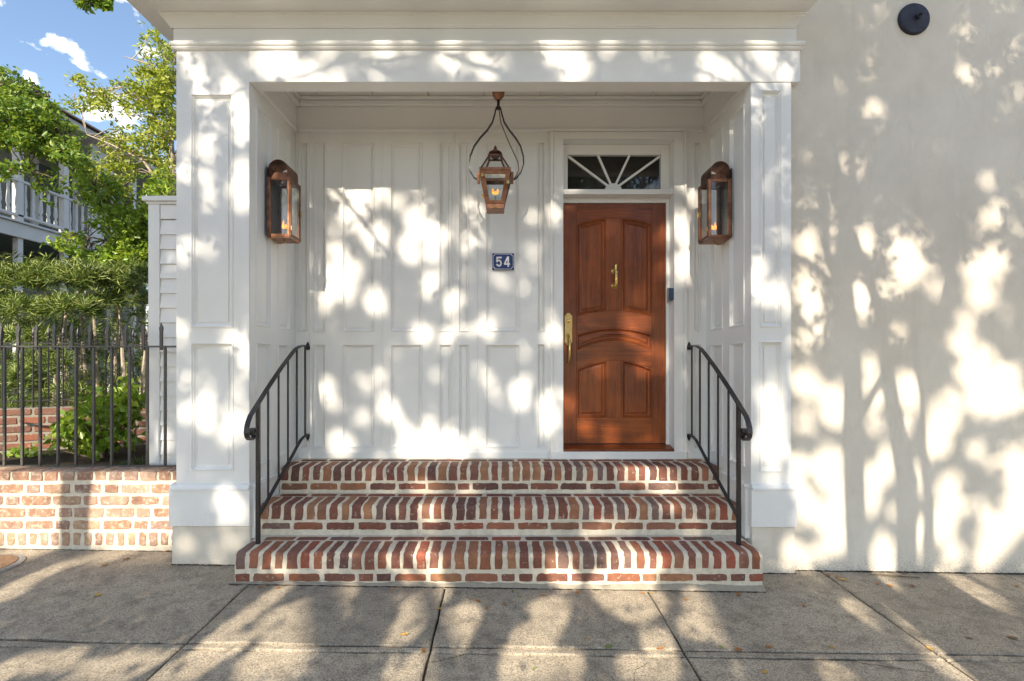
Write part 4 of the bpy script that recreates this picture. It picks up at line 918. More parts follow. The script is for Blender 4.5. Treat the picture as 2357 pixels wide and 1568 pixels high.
for k in range(26):                                   # shoots that break the top line
    ctr.append((r.uniform(-30, 345), r.uniform(590, 632), r.uniform(5.9, 6.3), np.array([r.normal()*.3, -.1, 1.0])))
for k in range(520): ctr.append((r.uniform(-40, 350), r.uniform(650, 960), r.uniform(6.7, 7.3), np.array([0, -.6, .3])))
for px, py, yy, q0 in ctr:
    c = np.array(at(px, py, yy)); axis = q0*.8 + np.array([r.normal()*.25, -.2, .55]); axis /= np.linalg.norm(axis)
    for q in range(16):
        s = r.normal(size=3); s -= axis*s.dot(axis); s /= np.linalg.norm(s); Cs.append(c + axis*r.uniform(-.05, .04)); Ds.append(s + axis*r.uniform(.1, 1.1)); Ls.append(r.uniform(.07, .13))
me = leaves_mesh('foliage', Cs, Ds, Ls, .055, M['leaf_hedge'], 4, .1); place(me, 'foliage', hg)
rr_ = random.Random(5)
for i, px in enumerate((30, 70, 118, 150, 182, 205, 228, 262, 290, 318, 338)):
    y = 6.2 + rr_.uniform(-.2, .4); p0 = at(px, 1020, y); p0.z = .5; lean = rr_.uniform(-22, 26)
    MB().tube([p0, at(px+lean*.4, 880, y), at(px+lean, 760, y+.05), at(px+lean*1.6, 670, y+.1)], [.030, .022, .017, .009], 6).build('stem', M['pale_bark'], hg, smooth=True)

# broad-leaved shrub behind the near fence
sbx = thing('garden_shrub', 'low broad-leaved green shrub growing behind the iron fence', 'shrub', A_(225,1075,4.75))
cen = blob_points([(230,960,4.75,80,55,.22,46),(285,930,4.75,45,50,.2,40),(180,1000,4.75,55,45,.2,30),(250,1020,4.75,70,35,.2,26),(60,1045,4.7,30,14,.1,5)], 33)
me = leaves_mesh('foliage', *sprays(cen, 9, .09, .085, 34, .05), .30, M['leaf_green'], 34); place(me, 'foliage', sbx)
m = MB(); b0 = at(240, 1072, 4.75); b0.z = .50
for c in cen[::3]: m.tube([b0, Vector(b0).lerp(Vector(c), .5)+Vector((0,0,.05)), c], [.010,.007,.003], 5)
m.build('stems', M['bark'], sbx, smooth=True)
# sparse grass tufts at the fence foot
r = np.random.RandomState(44); n = 900; P = np.empty((n, 3)); P[:, 0] = r.uniform(-3.35, -2.6, n); P[:, 1] = r.uniform(3.98, 4.9, n); P[:, 2] = .545
D = r.normal(size=(n, 3))*.5; D[:, 2] = 1; go = place(leaves_mesh('grass', P, D, r.uniform(.04, .10, n), .05, M['grass'], 45), 'grass'); tag(go, 'thin grass and litter on the garden soil behind the fence', 'grass', kind='stuff')

# ------------------------------------------------------------------ far brick wall and second fence, running back at an angle
fw = thing('far_brick_wall', 'shaded red brick boundary wall below the slim iron fence in the garden', 'wall', (-4.5, 5.4, .5))
ang = R(24); o0 = at(-60, 1000, 4.95); ux = Vector((math.cos(ang), math.sin(ang), 0)); un = Vector((math.sin(ang), -math.cos(ang), 0))
fo = Vector((o0.x, o0.y, 0)); LW = 3.0; ztw = .985
P3 = lambda u, d, z: fo + ux*u + un*d + Vector((0, 0, z))
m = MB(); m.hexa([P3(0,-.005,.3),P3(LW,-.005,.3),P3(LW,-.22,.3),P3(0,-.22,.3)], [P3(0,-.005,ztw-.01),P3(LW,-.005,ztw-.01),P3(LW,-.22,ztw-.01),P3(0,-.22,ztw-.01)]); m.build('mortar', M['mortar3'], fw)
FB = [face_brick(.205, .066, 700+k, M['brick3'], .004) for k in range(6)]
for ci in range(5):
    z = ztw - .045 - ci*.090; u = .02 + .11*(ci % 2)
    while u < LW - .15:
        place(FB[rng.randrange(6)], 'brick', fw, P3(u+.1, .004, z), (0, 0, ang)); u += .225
ff2 = thing('slim_iron_fence', 'slim black iron fence with small pointed finials on the far brick wall', 'fence', P3(1.5, -.1, ztw))
zr1 = 1.66
for (za, zb) in ((zr1, zr1+.012), (ztw+.06, ztw+.072)):
    m = MB(); m.hexa([P3(0,-.09,za),P3(LW,-.09,za),P3(LW,-.12,za),P3(0,-.12,za)], [P3(0,-.09,zb),P3(LW,-.09,zb),P3(LW,-.12,zb),P3(0,-.12,zb)]); m.build('rail', I, ff2)
u = .05
while u < LW - .02:
    c = P3(u, -.105, 0); m = MB(); m.tube([(c.x,c.y,ztw-.012),(c.x,c.y,zr1+.06)], .008, 6); m.lathe((c.x,c.y,zr1+.06), [(.008,0),(.016,.01),(.010,.022),(.018,.045),(.012,.075),(.001,.125)], 8); m.build('picket', I, ff2, smooth=True); u += .125

# ------------------------------------------------------------------ neighbouring house with its two-storey gallery
nh = thing('gallery_house', 'white two-storey house with columned side gallery and turned balustrade beyond the garden', 'house', (-11.2, 13, .5))
NW = simple('shaded_house_white', (.52,.53,.53), .6, 0, .06, 3); XG = -10.8; ZFL = 4.57  # white greyed so the sunlit gallery front looks shaded
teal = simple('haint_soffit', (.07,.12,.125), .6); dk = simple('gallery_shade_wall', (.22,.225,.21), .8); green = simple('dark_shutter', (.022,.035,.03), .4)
Y0_, Y1_ = 8.0, 17.5
MB().box(XG-2.3, XG-2.0, Y0_, Y1_, .3, 7.4).build('house_wall', dk, nh)
MB().box(XG-.04, XG+.02, Y0_, Y1_, ZFL-.34, ZFL-.02).build('floor_fascia', NW, nh, bevel=.01)
MB().box(XG-.06, XG+.08, Y0_, Y1_, ZFL-.019, ZFL+.03).build('floor_edge', NW, nh, bevel=.01)
MB().box(XG-2.0, XG-.041, Y0_, Y1_, ZFL-.30, ZFL-.24).build('gallery_soffit', teal, nh)
for k in range(6): MB().box(XG-1.9+.3*k, XG-1.885+.3*k, Y0_, Y1_, ZFL-.308, ZFL-.301).build('soffit_batten', simple('batten%d' % k, (.16,.22,.22), .6), nh)
MB().box(XG-2.0, XG-.041, Y0_, Y1_, ZFL-.2, ZFL).build('gallery_floor', dk, nh)
for y in (8.6, 10.95, 12.1, 13.55, 14.35, 15.6, 16.9):
    MB().box(XG-.16, XG-.02, y-.07, y+.07, ZFL+.03, 7.25).build('column', NW, nh, bevel=.01); MB().box(XG-.15, XG-.03, y-.06, y+.06, .4, ZFL-.341).build('lower_column', NW, nh)
MB().box(XG-.02-.13, XG-.02, 12.85, 13.35, ZFL+.03, 7.25).build('corner_panel', NW, nh, bevel=.01)
MB().box(XG-.12, XG-.01, Y0_, Y1_, ZFL+.92, ZFL+.98).build('hand_rail', NW, nh, bevel=.01)
MB().box(XG-.11, XG-.02, Y0_, Y1_, ZFL+.14, ZFL+.20).build('foot_rail', NW, nh, bevel=.01)
bm_ = MB().lathe((0,0,0), [(.035,0),(.035,.10),(.02,.13),(.040,.22),(.034,.36),(.020,.54),(.030,.58),(.030,.72)], 8).mesh('baluster', NW, True)
for k in range(40): place(bm_, 'baluster', nh, (XG-.065, 9.0+.19*k, ZFL+.20))
for y in (9.3, 11.5, 13.9, 16.2):
    s = MB(); s.box(XG-1.99, XG-1.94, y-.5, y+.5, ZFL+.1, ZFL+2.35); s = s.build('gallery_door', green, nh, bevel=.01)
    for q in (-.62, .62): MB().box(XG-1.99, XG-1.92, y+q-.09, y+q+.09, ZFL+.0, ZFL+2.5).build('door_frame', NW, s)
MB().box(XG-2.3, XG+.25, Y0_, Y1_, 7.25, 7.42).build('eave', NW, nh, bevel=.02)
m = MB(); m.hexa([(XG-6,Y0_-.3,7.43),(XG+.35,Y0_-.3,7.43),(XG+.35,Y1_+.3,7.43),(XG-6,Y1_+.3,7.43)], [(XG-6,Y0_-.3,9.2),(XG+.3,Y0_-.3,7.50),(XG+.3,Y1_+.3,7.50),(XG-6,Y1_+.3,9.2)]); m.build('roof', simple('shingle_roof', (.10,.07,.06), .9, 0, .3, 8), nh)
pl_ = thing('gallery_lantern', 'small black porch lantern under the gallery of the neighbouring house', 'lantern', (XG-.9, 10.0, 3.4))
lx, ly = XG-1.0, 11.1; m = MB(); m.tube([(lx,ly,ZFL-.301),(lx,ly,3.98)], .02, 6); m.lathe((lx,ly,4.20), [(.10,0),(.10,.05)], 10); m.lathe((lx,ly,3.74), [(.10,.22),(.16,.20),(.02,.34)], 8); m.lathe((lx,ly,3.34), [(.10,0),(.13,.04)], 8)
for k in range(6): m.tube([(lx+.12*math.cos(k*math.pi/3), ly+.12*math.sin(k*math.pi/3), 3.36), (lx+.13*math.cos(k*math.pi/3), ly+.13*math.sin(k*math.pi/3), 3.95)], .012, 4)
m.build('frame', I, pl_)

# ------------------------------------------------------------------ street trees that shade the front (across and beside the road, outside the frame)
LIT = """-2.24 3.68 -2.21 3.56 .06 .06;-2.17 3.52 -2.11 3.41 .05 .05;-2.14 3.38 -2.10 3.29 .05 .05;-1.98 3.56 -1.95 3.47 .05 .05;-1.94 3.46 -1.86 3.32 .06 .06;-1.87 3.30 -1.86 3.09 .06 .06;-1.88 2.88 -1.86 2.59 .06 .06;-2.12 3.14 -2.11 2.97 .06 .06;-2.25 3.09 -2.24 2.99 .04 .04;-2.27 2.88 -2.26 2.80 .05 .05;-2.13 2.83 -2.10 2.77 .05 .05;-2.11 2.64 -2.07 2.59 .04 .04;-2.24 2.62 -2.24 2.62 .03 .03;-2.23 2.32 -2.23 2.32 .05 .05;-2.10 2.33 -2.07 2.26 .05 .05;-1.95 2.23 -1.95 2.23 .03 .03;-2.29 2.23 -2.29 2.23 .05 .05;-1.78 3.63 -1.78 3.63 .06 .06;-1.64 3.66 -1.60 3.50 .07 .07;-1.54 3.66 -1.54 3.50 .06 .06;-1.44 3.56 -1.44 3.56 .05 .05;-1.35 3.59 -1.33 3.50 .05 .05;-1.23 3.68 -1.23 3.68 .06 .06;-1.20 3.55 -1.20 3.55 .05 .05;-.93 3.61 -.92 3.56 .05 .05;-.83 3.68 -.81 3.65 .05 .05;-.67 3.67 -.67 3.67 .05 .05;-.71 3.52 -.71 3.52 .03 .03;-.59 3.53 -.59 3.53 .04 .04;-.45 3.63 -.45 3.63 .04 .04;-.37 3.66 -.38 3.56 .07 .07;-.16 3.63 -.16 3.63 .06 .06;-.09 3.57 -.09 3.57 .06 .06;.04 3.61 .04 3.61 .05 .05;-.86 3.50 -.86 3.50 .04 .04;-.23 3.55 -.23 3.55 .03 .03;-.14 3.49 -.14 3.49 .04 .04;-2.35 3.74 -2.19 3.74 .02 .02;-1.96 3.74 -1.04 3.74 .01 .01;-.90 3.74 -.70 3.74 .01 .01;-.46 3.74 .06 3.74 .01 .01;-1.56 3.42 -1.48 3.21 .06 .06;-1.37 3.38 -1.37 3.38 .09 .09;-1.40 3.24 -1.35 3.10 .07 .07;-1.24 3.35 -1.24 3.35 .06 .06;-1.19 3.11 -1.21 2.97 .08 .08;-1.14 3.38 -1.14 3.38 .06 .06;-1.02 3.35 -1.02 3.35 .05 .05;-.90 3.24 -.87 3.08 .08 .08;-.97 2.97 -.92 2.89 .07 .07;-.84 3.38 -.84 3.38 .04 .04;-.76 3.30 -.76 3.30 .04 .04;-.71 3.10 -.73 2.89 .08 .08;-.58 3.05 -.58 3.05 .07 .07;-.55 3.14 -.55 3.14 .05 .05;-.41 3.29 -.33 3.24 .06 .06;-.44 2.97 -.44 2.97 .06 .06;-.44 3.37 -.44 3.37 .04 .04;-.39 3.06 -.39 3.06 .05 .05;-.34 3.00 -.34 3.00 .04 .04;-1.72 3.24 -1.72 3.24 .04 .04;-1.62 3.10 -1.62 3.10 .06 .06;-1.54 2.87 -1.51 2.66 .11 .11;-1.62 2.76 -1.62 2.76 .10 .10;-1.42 2.73 -1.42 2.73 .07 .07;-1.65 2.57 -1.67 2.49 .08 .08;-1.48 2.50 -1.48 2.50 .06 .06;-1.26 2.52 -1.22 2.44 .09 .09;-.76 2.65 -.73 2.60 .07 .07;-.82 2.71 -.82 2.71 .04 .04;-.57 2.50 -.57 2.41 .06 .06;-.47 2.54 -.47 2.54 .05 .05;-.86 2.28 -.86 2.28 .05 .05;-.87 2.17 -.87 2.17 .06 .06;-.76 2.20 -.76 2.20 .07 .07;-.58 2.22 -.58 2.22 .06 .06;-.41 2.23 -.41 2.23 .06 .06;-.33 2.27 -.33 2.27 .06 .06;-.19 2.30 -.19 2.30 .06 .06;-.25 2.20 -.25 2.20 .06 .06;-.62 2.15 -.62 2.15 .06 .06;-.07 2.66 -.07 2.66 .06 .06;-.17 2.68 -.17 2.68 .05 .05;-.26 2.70 -.26 2.70 .03 .03;.02 2.52 .02 2.52 .03 .03;.09 2.60 .09 2.60 .04 .04;.12 2.90 .12 2.90 .06 .06;.13 3.21 .13 3.21 .05 .05;.31 3.24 .31 3.24 .06 .06;.36 3.18 .36 3.18 .04 .04;-.09 2.92 -.09 2.92 .04 .04;.17 2.79 .17 2.79 .04 .04;.34 2.20 .34 2.20 .08 .08;.28 2.15 .28 2.15 .04 .04;.09 2.04 .09 2.04 .04 .04;-.25 1.82 -.20 1.75 .04 .04;-.33 1.87 -.33 1.87 .04 .04;.01 1.72 .05 1.61 .08 .08;.09 1.79 .09 1.79 .06 .06;-1.32 1.77 -1.32 1.77 .06 .06;-1.20 1.82 -1.19 1.71 .06 .06;-1.14 1.59 -1.08 1.53 .08 .08;-1.34 1.47 -1.34 1.47 .07 .07;-1.42 1.56 -1.42 1.56 .02 .02;-1.05 1.47 -1.05 1.47 .05 .05;-1.65 1.75 -1.61 1.59 .07 .07;-1.70 1.80 -1.70 1.80 .03 .03;-1.53 1.26 -1.53 1.21 .09 .09;-.95 1.32 -.89 1.26 .10 .10;-.76 1.42 -.76 1.42 .06 .06;-.70 1.27 -.70 1.27 .10 .10;-.58 1.24 -.58 1.24 .10 .10;-.55 1.39 -.55 1.39 .06 .06;-.34 1.27 -.34 1.27 .07 .07;-.23 1.18 -.23 1.18 .08 .08;-.50 1.15 -.98 1.15 .07 .07;-.73 1.15 -.73 1.15 .06 .06;-1.18 1.10 -1.18 1.10 .06 .06;.28 1.58 .29 1.40 .08 .08;.37 1.67 .37 1.67 .06 .06;.36 1.43 .36 1.43 .06 .06;.26 1.32 .26 1.32 .05 .05;.37 1.23 .37 1.23 .05 .05;.92 3.33 .92 3.33 .04 .04;.85 3.18 .85 3.18 .04 .04;1.30 2.85 1.30 2.85 .05 .05;1.28 3.10 1.28 3.10 .03 .03;1.27 2.79 1.27 2.79 .04 .04;1.06 2.66 1.06 2.66 .05 .05;1.08 2.57 1.08 2.57 .04 .04;1.00 2.38 1.00 2.38 .08 .08;1.13 2.35 1.13 2.35 .06 .06;1.03 2.20 1.19 2.13 .05 .05;1.25 2.09 1.25 1.98 .08 .08;1.08 2.04 1.08 2.04 .06 .06;1.13 1.93 1.13 1.93 .08 .08;.75 1.93 .75 1.93 .06 .06;.47 1.62 .47 1.62 .08 .08;.61 1.43 .61 1.43 .08 .08;.85 1.36 .85 1.36 .06 .06;1.19 1.28 1.19 1.28 .06 .06;1.51 3.41 1.59 3.37 .05 .05;1.45 3.16 1.46 3.00 .07 .07;1.46 2.80 1.51 2.69 .07 .07;1.42 2.70 1.42 2.70 .06 .06;1.62 2.50 1.62 2.50 .04 .04;1.60 2.77 1.60 2.77 .03 .03;.44 3.65 .55 3.56 .08 .08;.36 3.65 .36 3.65 .06 .06;.60 3.61 .60 3.61 .05 .05;.43 3.52 .43 3.52 .05 .05;.76 3.67 .76 3.65 .04 .04;.94 3.67 .94 3.67 .02 .02;1.04 3.67 1.04 3.67 .02 .02;1.11 3.68 1.11 3.68 .02 .02;.93 3.56 .93 3.56 .04 .04;.98 3.51 .98 3.51 .03 .03;1.46 3.65 1.46 3.65 .06 .06;1.46 3.54 1.46 3.54 .07 .07;1.58 3.52 1.69 3.49 .04 .04;1.57 3.60 1.57 3.60 .03 .03;1.72 3.58 1.80 3.53 .04 .04;1.89 3.65 1.89 3.65 .05 .05;1.98 3.63 1.98 3.63 .03 .03;2.03 3.54 2.03 3.54 .06 .06;2.06 3.68 2.06 3.68 .03 .03;1.73 3.70 1.73 3.70 .02 .02;1.82 3.70 1.82 3.70 .03 .03;.32 3.74 .60 3.74 .02 .02;.71 3.74 .81 3.74 .02 .02;1.68 3.74 1.92 3.74 .02 .02;1.82 3.39 1.85 3.30 .06 .06;1.91 3.33 1.91 3.33 .04 .04;1.82 3.23 1.82 3.23 .05 .05;2.03 3.44 2.03 3.44 .04 .04;2.03 3.00 2.03 3.00 .04 .04;1.99 2.89 1.99 2.89 .04 .04;1.91 2.79 1.91 2.79 .04 .04;2.01 2.84 2.01 2.84 .02 .02;2.04 2.73 2.04 2.73 .03 .03;1.99 2.66 1.99 2.66 .02 .02;2.01 2.40 2.01 2.40 .04 .04;1.83 2.20 1.85 2.13 .06 .06;1.99 2.22 1.99 2.22 .02 .02;2.01 2.08 2.01 2.08 .04 .04;1.82 1.98 1.82 1.98 .08 .08;1.95 1.95 1.95 1.95 .09 .09;2.03 1.90 2.03 1.90 .05 .05;-2.29 1.74 -2.29 1.64 .05 .05;-2.31 1.55 -2.31 1.55 .03 .03;-2.27 1.12 -2.27 1.07 .06 .06;-2.25 1.36 -2.25 1.36 .04 .04;-2.11 1.17 -2.13 1.04 .06 .06;-2.11 1.33 -2.11 1.33 .05 .05;-1.86 1.65 -1.86 1.65 .06 .06;-1.96 1.63 -1.96 1.63 .05 .05;-1.85 1.51 -1.85 1.51 .06 .06;-1.86 1.39 -1.86 1.39 .05 .05;-1.91 1.12 -1.91 .97 .09 .09;-1.85 1.09 -1.85 1.09 .06 .06;-1.99 .94 -1.99 .94 .05 .05;-1.88 1.27 -1.88 1.27 .05 .05;-2.20 1.17 -2.20 1.17 .04 .04;-2.06 1.00 -2.06 1.00 .03 .03;-1.94 .48 -1.91 .38 .10 .10;-1.93 .24 -1.93 .24 .07 .07;-2.01 .13 -2.01 .13 .05 .05;-2.24 .18 -2.24 .18 .07 .07;-2.80 2.19 -2.80 2.19 .04 .04;-2.81 2.04 -2.81 2.04 .04 .04;-2.83 1.91 -2.83 1.91 .02 .02;-2.94 1.47 -2.96 1.33 .04 .04;-2.84 1.21 -2.83 1.06 .04 .04;-2.97 1.06 -2.97 1.06 .04 .04;1.92 .97 1.92 .85 .09 .09;2.02 .82 2.02 .82 .05 .05;1.82 .83 1.82 .83 .04 .04;2.00 1.07 2.00 1.07 .06 .06;1.92 .64 1.92 .64 .06 .06;2.03 .20 2.03 .04 .04 .04;1.97 .33 1.97 .33 .01 .01;1.92 1.22 1.92 1.14 .09 .09;1.83 1.24 1.83 1.24 .04 .04;1.83 1.44 1.83 1.44 .03 .03;1.98 1.39 1.98 1.39 .03 .03;2.27 1.72 2.27 1.72 .04 .04;2.16 1.62 2.16 1.62 .04 .04;2.19 1.86 2.19 1.86 .05 .05;2.61 1.86 2.61 1.86 .06 .06;2.66 1.48 2.66 1.48 .04 .04;2.18 1.35 2.18 1.35 .08 .08;2.40 1.23 2.40 1.14 .08 .08;2.19 1.09 2.19 1.09 .05 .05;2.37 .82 2.37 .82 .06 .06;2.18 .70 2.17 .58 .08 .08;2.38 .65 2.38 .65 .08 .08;2.43 .51 2.45 .41 .06 .06;2.24 .39 2.24 .39 .08 .08;2.36 .19 2.36 .19 .08 .08;2.19 .08 2.19 .08 .06 .06;2.08 .15 2.08 .15 .05 .05;2.46 .33 2.46 .33 .03 .03;2.71 1.19 2.71 1.06 .06 .06;2.65 1.34 2.68 1.40 .02 .02;2.79 .82 2.80 .70 .05 .05;2.67 .71 2.66 .60 .04 .04;2.67 .44 2.67 .44 .04 .04;2.81 .44 2.81 .44 .04 .04;2.75 .17 2.75 .08 .07 .07;2.71 .22 2.71 .22 .04 .04;2.92 1.34 2.92 1.14 .06 .06;2.92 1.02 2.92 1.02 .04 .04;2.86 1.70 2.86 1.70 .04 .04;3.03 .32 3.01 .13 .02 .02;3.03 .68 3.03 .68 .02 .02;3.03 .57 3.03 .57 .02 .02;3.43 1.48 3.53 1.26 .16 .16;3.62 1.39 3.62 1.39 .11 .11;3.72 1.23 3.72 1.23 .09 .09;3.30 1.64 3.30 1.64 .09 .09;3.24 1.21 3.14 1.01 .10 .10;3.14 .89 3.14 .89 .06 .06;3.43 .86 3.43 .86 .08 .08;3.24 .63 3.24 .48 .09 .09;3.18 .32 3.18 .32 .08 .08;3.40 .89 3.40 .89 .06 .06;3.53 .38 3.52 .13 .09 .09;3.72 .82 3.73 .63 .11 .11;3.73 .44 3.71 .13 .11 .11;3.25 .10 3.25 .10 .09 .09;3.58 .78 3.58 .78 .06 .06;3.38 .48 3.38 .48 .05 .05;3.60 .08 3.60 .08 .08 .08;3.43 .07 3.43 .07 .06 .06;3.34 1.78 3.34 1.78 .08 .08;2.45 3.53 2.46 3.44 .04 .04;2.45 3.70 2.45 3.70 .03 .03;2.62 3.59 2.62 3.59 .04 .04;2.60 3.68 2.60 3.68 .03 .03;2.66 3.33 2.66 3.33 .05 .05;2.70 3.45 2.70 3.45 .03 .03;2.29 3.20 2.29 3.20 .03 .03;2.19 3.14 2.19 3.14 .01 .01;2.29 3.11 2.29 3.11 .02 .02;2.31 3.02 2.31 3.02 .02 .02;2.46 3.06 2.47 2.87 .03 .03;2.58 2.96 2.57 2.86 .04 .04;2.17 2.99 2.17 2.99 .04 .04;2.23 2.95 2.23 2.95 .03 .03;2.21 2.82 2.21 2.82 .03 .03;2.21 2.67 2.21 2.67 .03 .03;2.31 2.73 2.31 2.60 .02 .02;2.39 2.53 2.41 2.39 .03 .03;2.17 2.57 2.17 2.57 .03 .03;2.18 2.36 2.18 2.36 .08 .08;2.24 2.27 2.24 2.27 .06 .06;2.27 2.44 2.27 2.44 .04 .04;2.40 2.26 2.40 2.14 .03 .03;2.62 2.44 2.62 2.36 .06 .06;2.61 2.27 2.61 2.27 .03 .03;2.91 2.34 2.90 2.14 .09 .09;2.74 2.07 2.74 2.07 .06 .06;2.80 2.02 2.80 2.02 .04 .04;3.09 2.21 3.09 2.21 .03 .03;3.14 2.05 3.14 2.05 .03 .03;2.58 2.00 2.58 1.90 .08 .08;3.50 2.82 3.50 2.82 .07 .07;3.54 2.55 3.54 2.55 .09 .09;3.57 2.66 3.57 2.66 .04 .04;3.43 2.42 3.43 2.42 .04 .04;3.53 2.23 3.45 2.13 .13 .13;3.49 1.98 3.49 1.98 .11 .11;3.28 1.93 3.28 1.93 .05 .05;2.16 2.04 2.27 1.94 .06 .06;2.19 2.09 2.19 2.09 .04 .04;3.35 3.63 3.35 3.63 .05 .05;3.30 3.55 3.30 3.55 .05 .05;3.41 3.54 3.41 3.54 .03 .03;3.57 3.58 3.57 3.58 .05 .05;3.39 3.83 3.39 3.83 .04 .04;3.72 3.83 3.72 3.83 .04 .04;3.67 3.73 3.67 3.73 .05 .05;3.73 3.45 3.73 3.45 .05 .05;3.76 3.26 3.76 3.26 .03 .03;3.67 3.31 3.67 3.31 .03 .03;2.18 3.82 2.18 3.82 .02 .02;2.72 3.81 2.72 3.81 .02 .02;3.72 2.48 3.72 2.48 .05 .05;3.24 2.51 3.24 2.51 .03 .03;2.80 2.62 2.80 2.62 .03 .03;2.80 4.08 2.80 4.08 .04 .04;2.73 4.04 2.73 4.04 .04 .04;2.79 3.91 2.79 3.91 .03 .03;2.65 3.88 2.65 3.88 .03 .03;3.37 3.90 3.39 3.83 .04 .04;3.69 4.09 3.69 4.09 .05 .05;3.57 4.05 3.57 4.05 .02 .02;3.32 4.04 3.32 4.04 .04 .04;-2.99 -.28 -3.14 -.04 .04 .05;-3.14 -.04 -3.00 .08 .04 .06;-3.02 .10 -2.48 .11 .03 .04;-3.42 -.02 -3.48 .12 .03 .05;-2.18 -.70 -2.18 -.70 .06 .05;-2.04 -.67 -2.00 -.66 .03 .03;-1.87 -.72 -1.87 -.72 .03 .03;-1.75 -.70 -1.63 -.70 .06 .05;-1.54 -.65 -1.54 -.65 .01 .01;-1.40 -.73 -1.40 -.73 .04 .04;-1.32 -.70 -1.32 -.70 .06 .05;-1.37 -.24 -1.39 -.59 .03 .04;-.97 -.29 -1.16 -.42 .08 .09;-1.04 -.49 -.99 -.66 .10 .09;-.91 -.42 -.85 -.64 .09 .09;-.93 -.72 -.93 -.72 .07 .06;-1.27 -.60 -1.27 -.60 .05 .05;-.43 -.31 -.41 -.50 .06 .06;-.38 -.26 -.38 -.26 .08 .09;-.13 -.42 -.14 -.54 .08 .08;-.11 -.70 -.10 -.75 .06 .05;-.29 -.72 -.29 -.72 .06 .05;-.22 -.66 -.22 -.66 .02 .02;.38 -.37 .38 -.37 .09 .09;.34 -.51 .34 -.51 .07 .07;.26 -.56 .26 -.56 .06 .06;.79 -.25 .89 -.32 .09 .10;.71 -.20 .71 -.20 .06 .07;1.01 -.29 1.01 -.29 .06 .07;.25 -.70 .48 -.70 .07 .06;.82 -.70 .82 -.70 .06 .05;.96 -.69 .96 -.69 .07 .06;.98 -.56 .98 -.56 .05 .05;1.40 -.40 1.41 -.47 .11 .11;1.32 -.32 1.32 -.32 .09 .10;1.20 -.48 1.20 -.48 .05 .05;1.43 -.73 1.43 -.73 .07 .06;1.82 -.74 1.82 -.74 .05 .04;2.50 -.19 2.46 -.44 .05 .05;2.46 -.44 2.49 -.77 .09 .08;2.46 -.61 2.47 -.74 .09 .08;2.28 -.35 2.28 -.35 .05 .06;2.32 -.42 2.32 -.42 .06 .06;2.69 -.05 2.69 -.16 .01 .02;3.18 -.09 3.22 -.26 .07 .09;3.48 -.06 3.48 -.06 .09 .10;3.51 -.19 3.51 -.19 .07 .08;-1.56 .09 -1.33 .10 .03 .03;-1.41 -.01 -1.17 -.01 .05 .05;-.63 .06 -.44 .02 .09 .09;-.52 .15 -.52 .15 .05 .05;-.55 -.10 -.44 -.11 .04 .04;-1.01 .43 -.98 .49 .05 .05;-.82 .44 -.82 .44 .06 .06;-.57 .44 -.53 .38 .08 .08;-.70 .38 -.70 .38 .04 .04;-.91 .31 -.91 .31 .03 .03;-1.04 .68 -1.04 .68 .04 .04;-.74 .73 -.63 .70 .06 .06;-.78 .79 -.78 .79 .04 .04;-.35 .68 -.35 .68 .06 .06;-1.13 .82 -1.13 .82 .04 .04;.89 .87 .99 .82 .06 .06;1.08 .84 1.23 .79 .08 .08;1.33 .70 1.13 .70 .04 .04;1.43 .82 1.43 .82 .04 .04;.95 .53 .95 .53 .05 .05;1.18 .48 1.27 .46 .06 .06;1.40 .46 1.40 .46 .05 .05;.81 .33 .72 .28 .05 .05;.89 .28 .89 .28 .04 .04;1.36 .29 1.36 .29 .05 .05;.63 .24 .63 .24 .05 .05;.54 .31 .54 .31 .04 .04;.42 -.00 .42 -.09 .05 .05;.67 .14 .67 .14 .03 .03;.82 .10 .83 -.04 .08 .08;.96 .04 .96 -.09 .07 .07;1.06 -.00 1.06 -.00 .05 .05;.48 -.13 .48 -.13 .05 .05;.71 -.15 .96 -.14 .06 .06;.38 .05 .38 .05 .03 .03;-3.80 .69 -3.43 .69 .12 .12;-3.80 .45 -3.41 .45 .12 .12;-3.80 .25 -3.39 .24 .08 .08;-3.12 .65 -2.54 .65 .13 .13;-3.13 .45 -2.53 .45 .12 .12;-3.13 .27 -2.53 .27 .08 .08"""
lit = np.array([[float(q) for q in e.split()] for e in LIT.split(';') if e.strip()])
def sunlit(u, v, grow=1.0, pad=0.0):     # open gaps in the crowns, in facade coordinates along the sun's rays
    a = lit[:, 0:2]; b_ = lit[:, 2:4]; more = pad + (pad > 0)*(.0*(lit[:, 1] < -.02) + .036*((lit[:, 0] > 2.12) & (lit[:, 0] < 3.2) & (lit[:, 1] < 2.35) & (lit[:, 1] > -.02))); ru = lit[:, 4]*grow + more; rv = lit[:, 5]*grow + more
    out = np.zeros(len(u), bool)
    for k in range(len(lit)):
        d = b_[k]-a[k]; L2 = d.dot(d); px_ = u-a[k, 0]; py_ = v-a[k, 1]
        t = np.clip((px_*d[0]+py_*d[1])/L2, 0, 1) if L2 > 1e-8 else 0
        out |= ((px_-d[0]*t)/ru[k])**2 + ((py_-d[1]*t)/rv[k])**2 < 1
    return out
def along(u, v, t): return np.stack([u - .16*t, YF - t, v + .62*t], 1)
r = np.random.RandomState(77)
def crown_leaves(n, ub, vb, tb, size, seed, grow, pad, skip=None, thin=0):
    r = np.random.RandomState(seed); u = r.uniform(*ub, n); v = r.uniform(*vb, n); t = r.uniform(*tb, n)
    keep = ~sunlit(u, v, grow, pad) | (r.uniform(size=n) < thin)
    if skip is not None: keep &= ~skip(u, v, r)
    P = along(u, v, t)[keep]; D = r.normal(size=P.shape); return P, D, size*r.uniform(.7, 1.25, len(P))
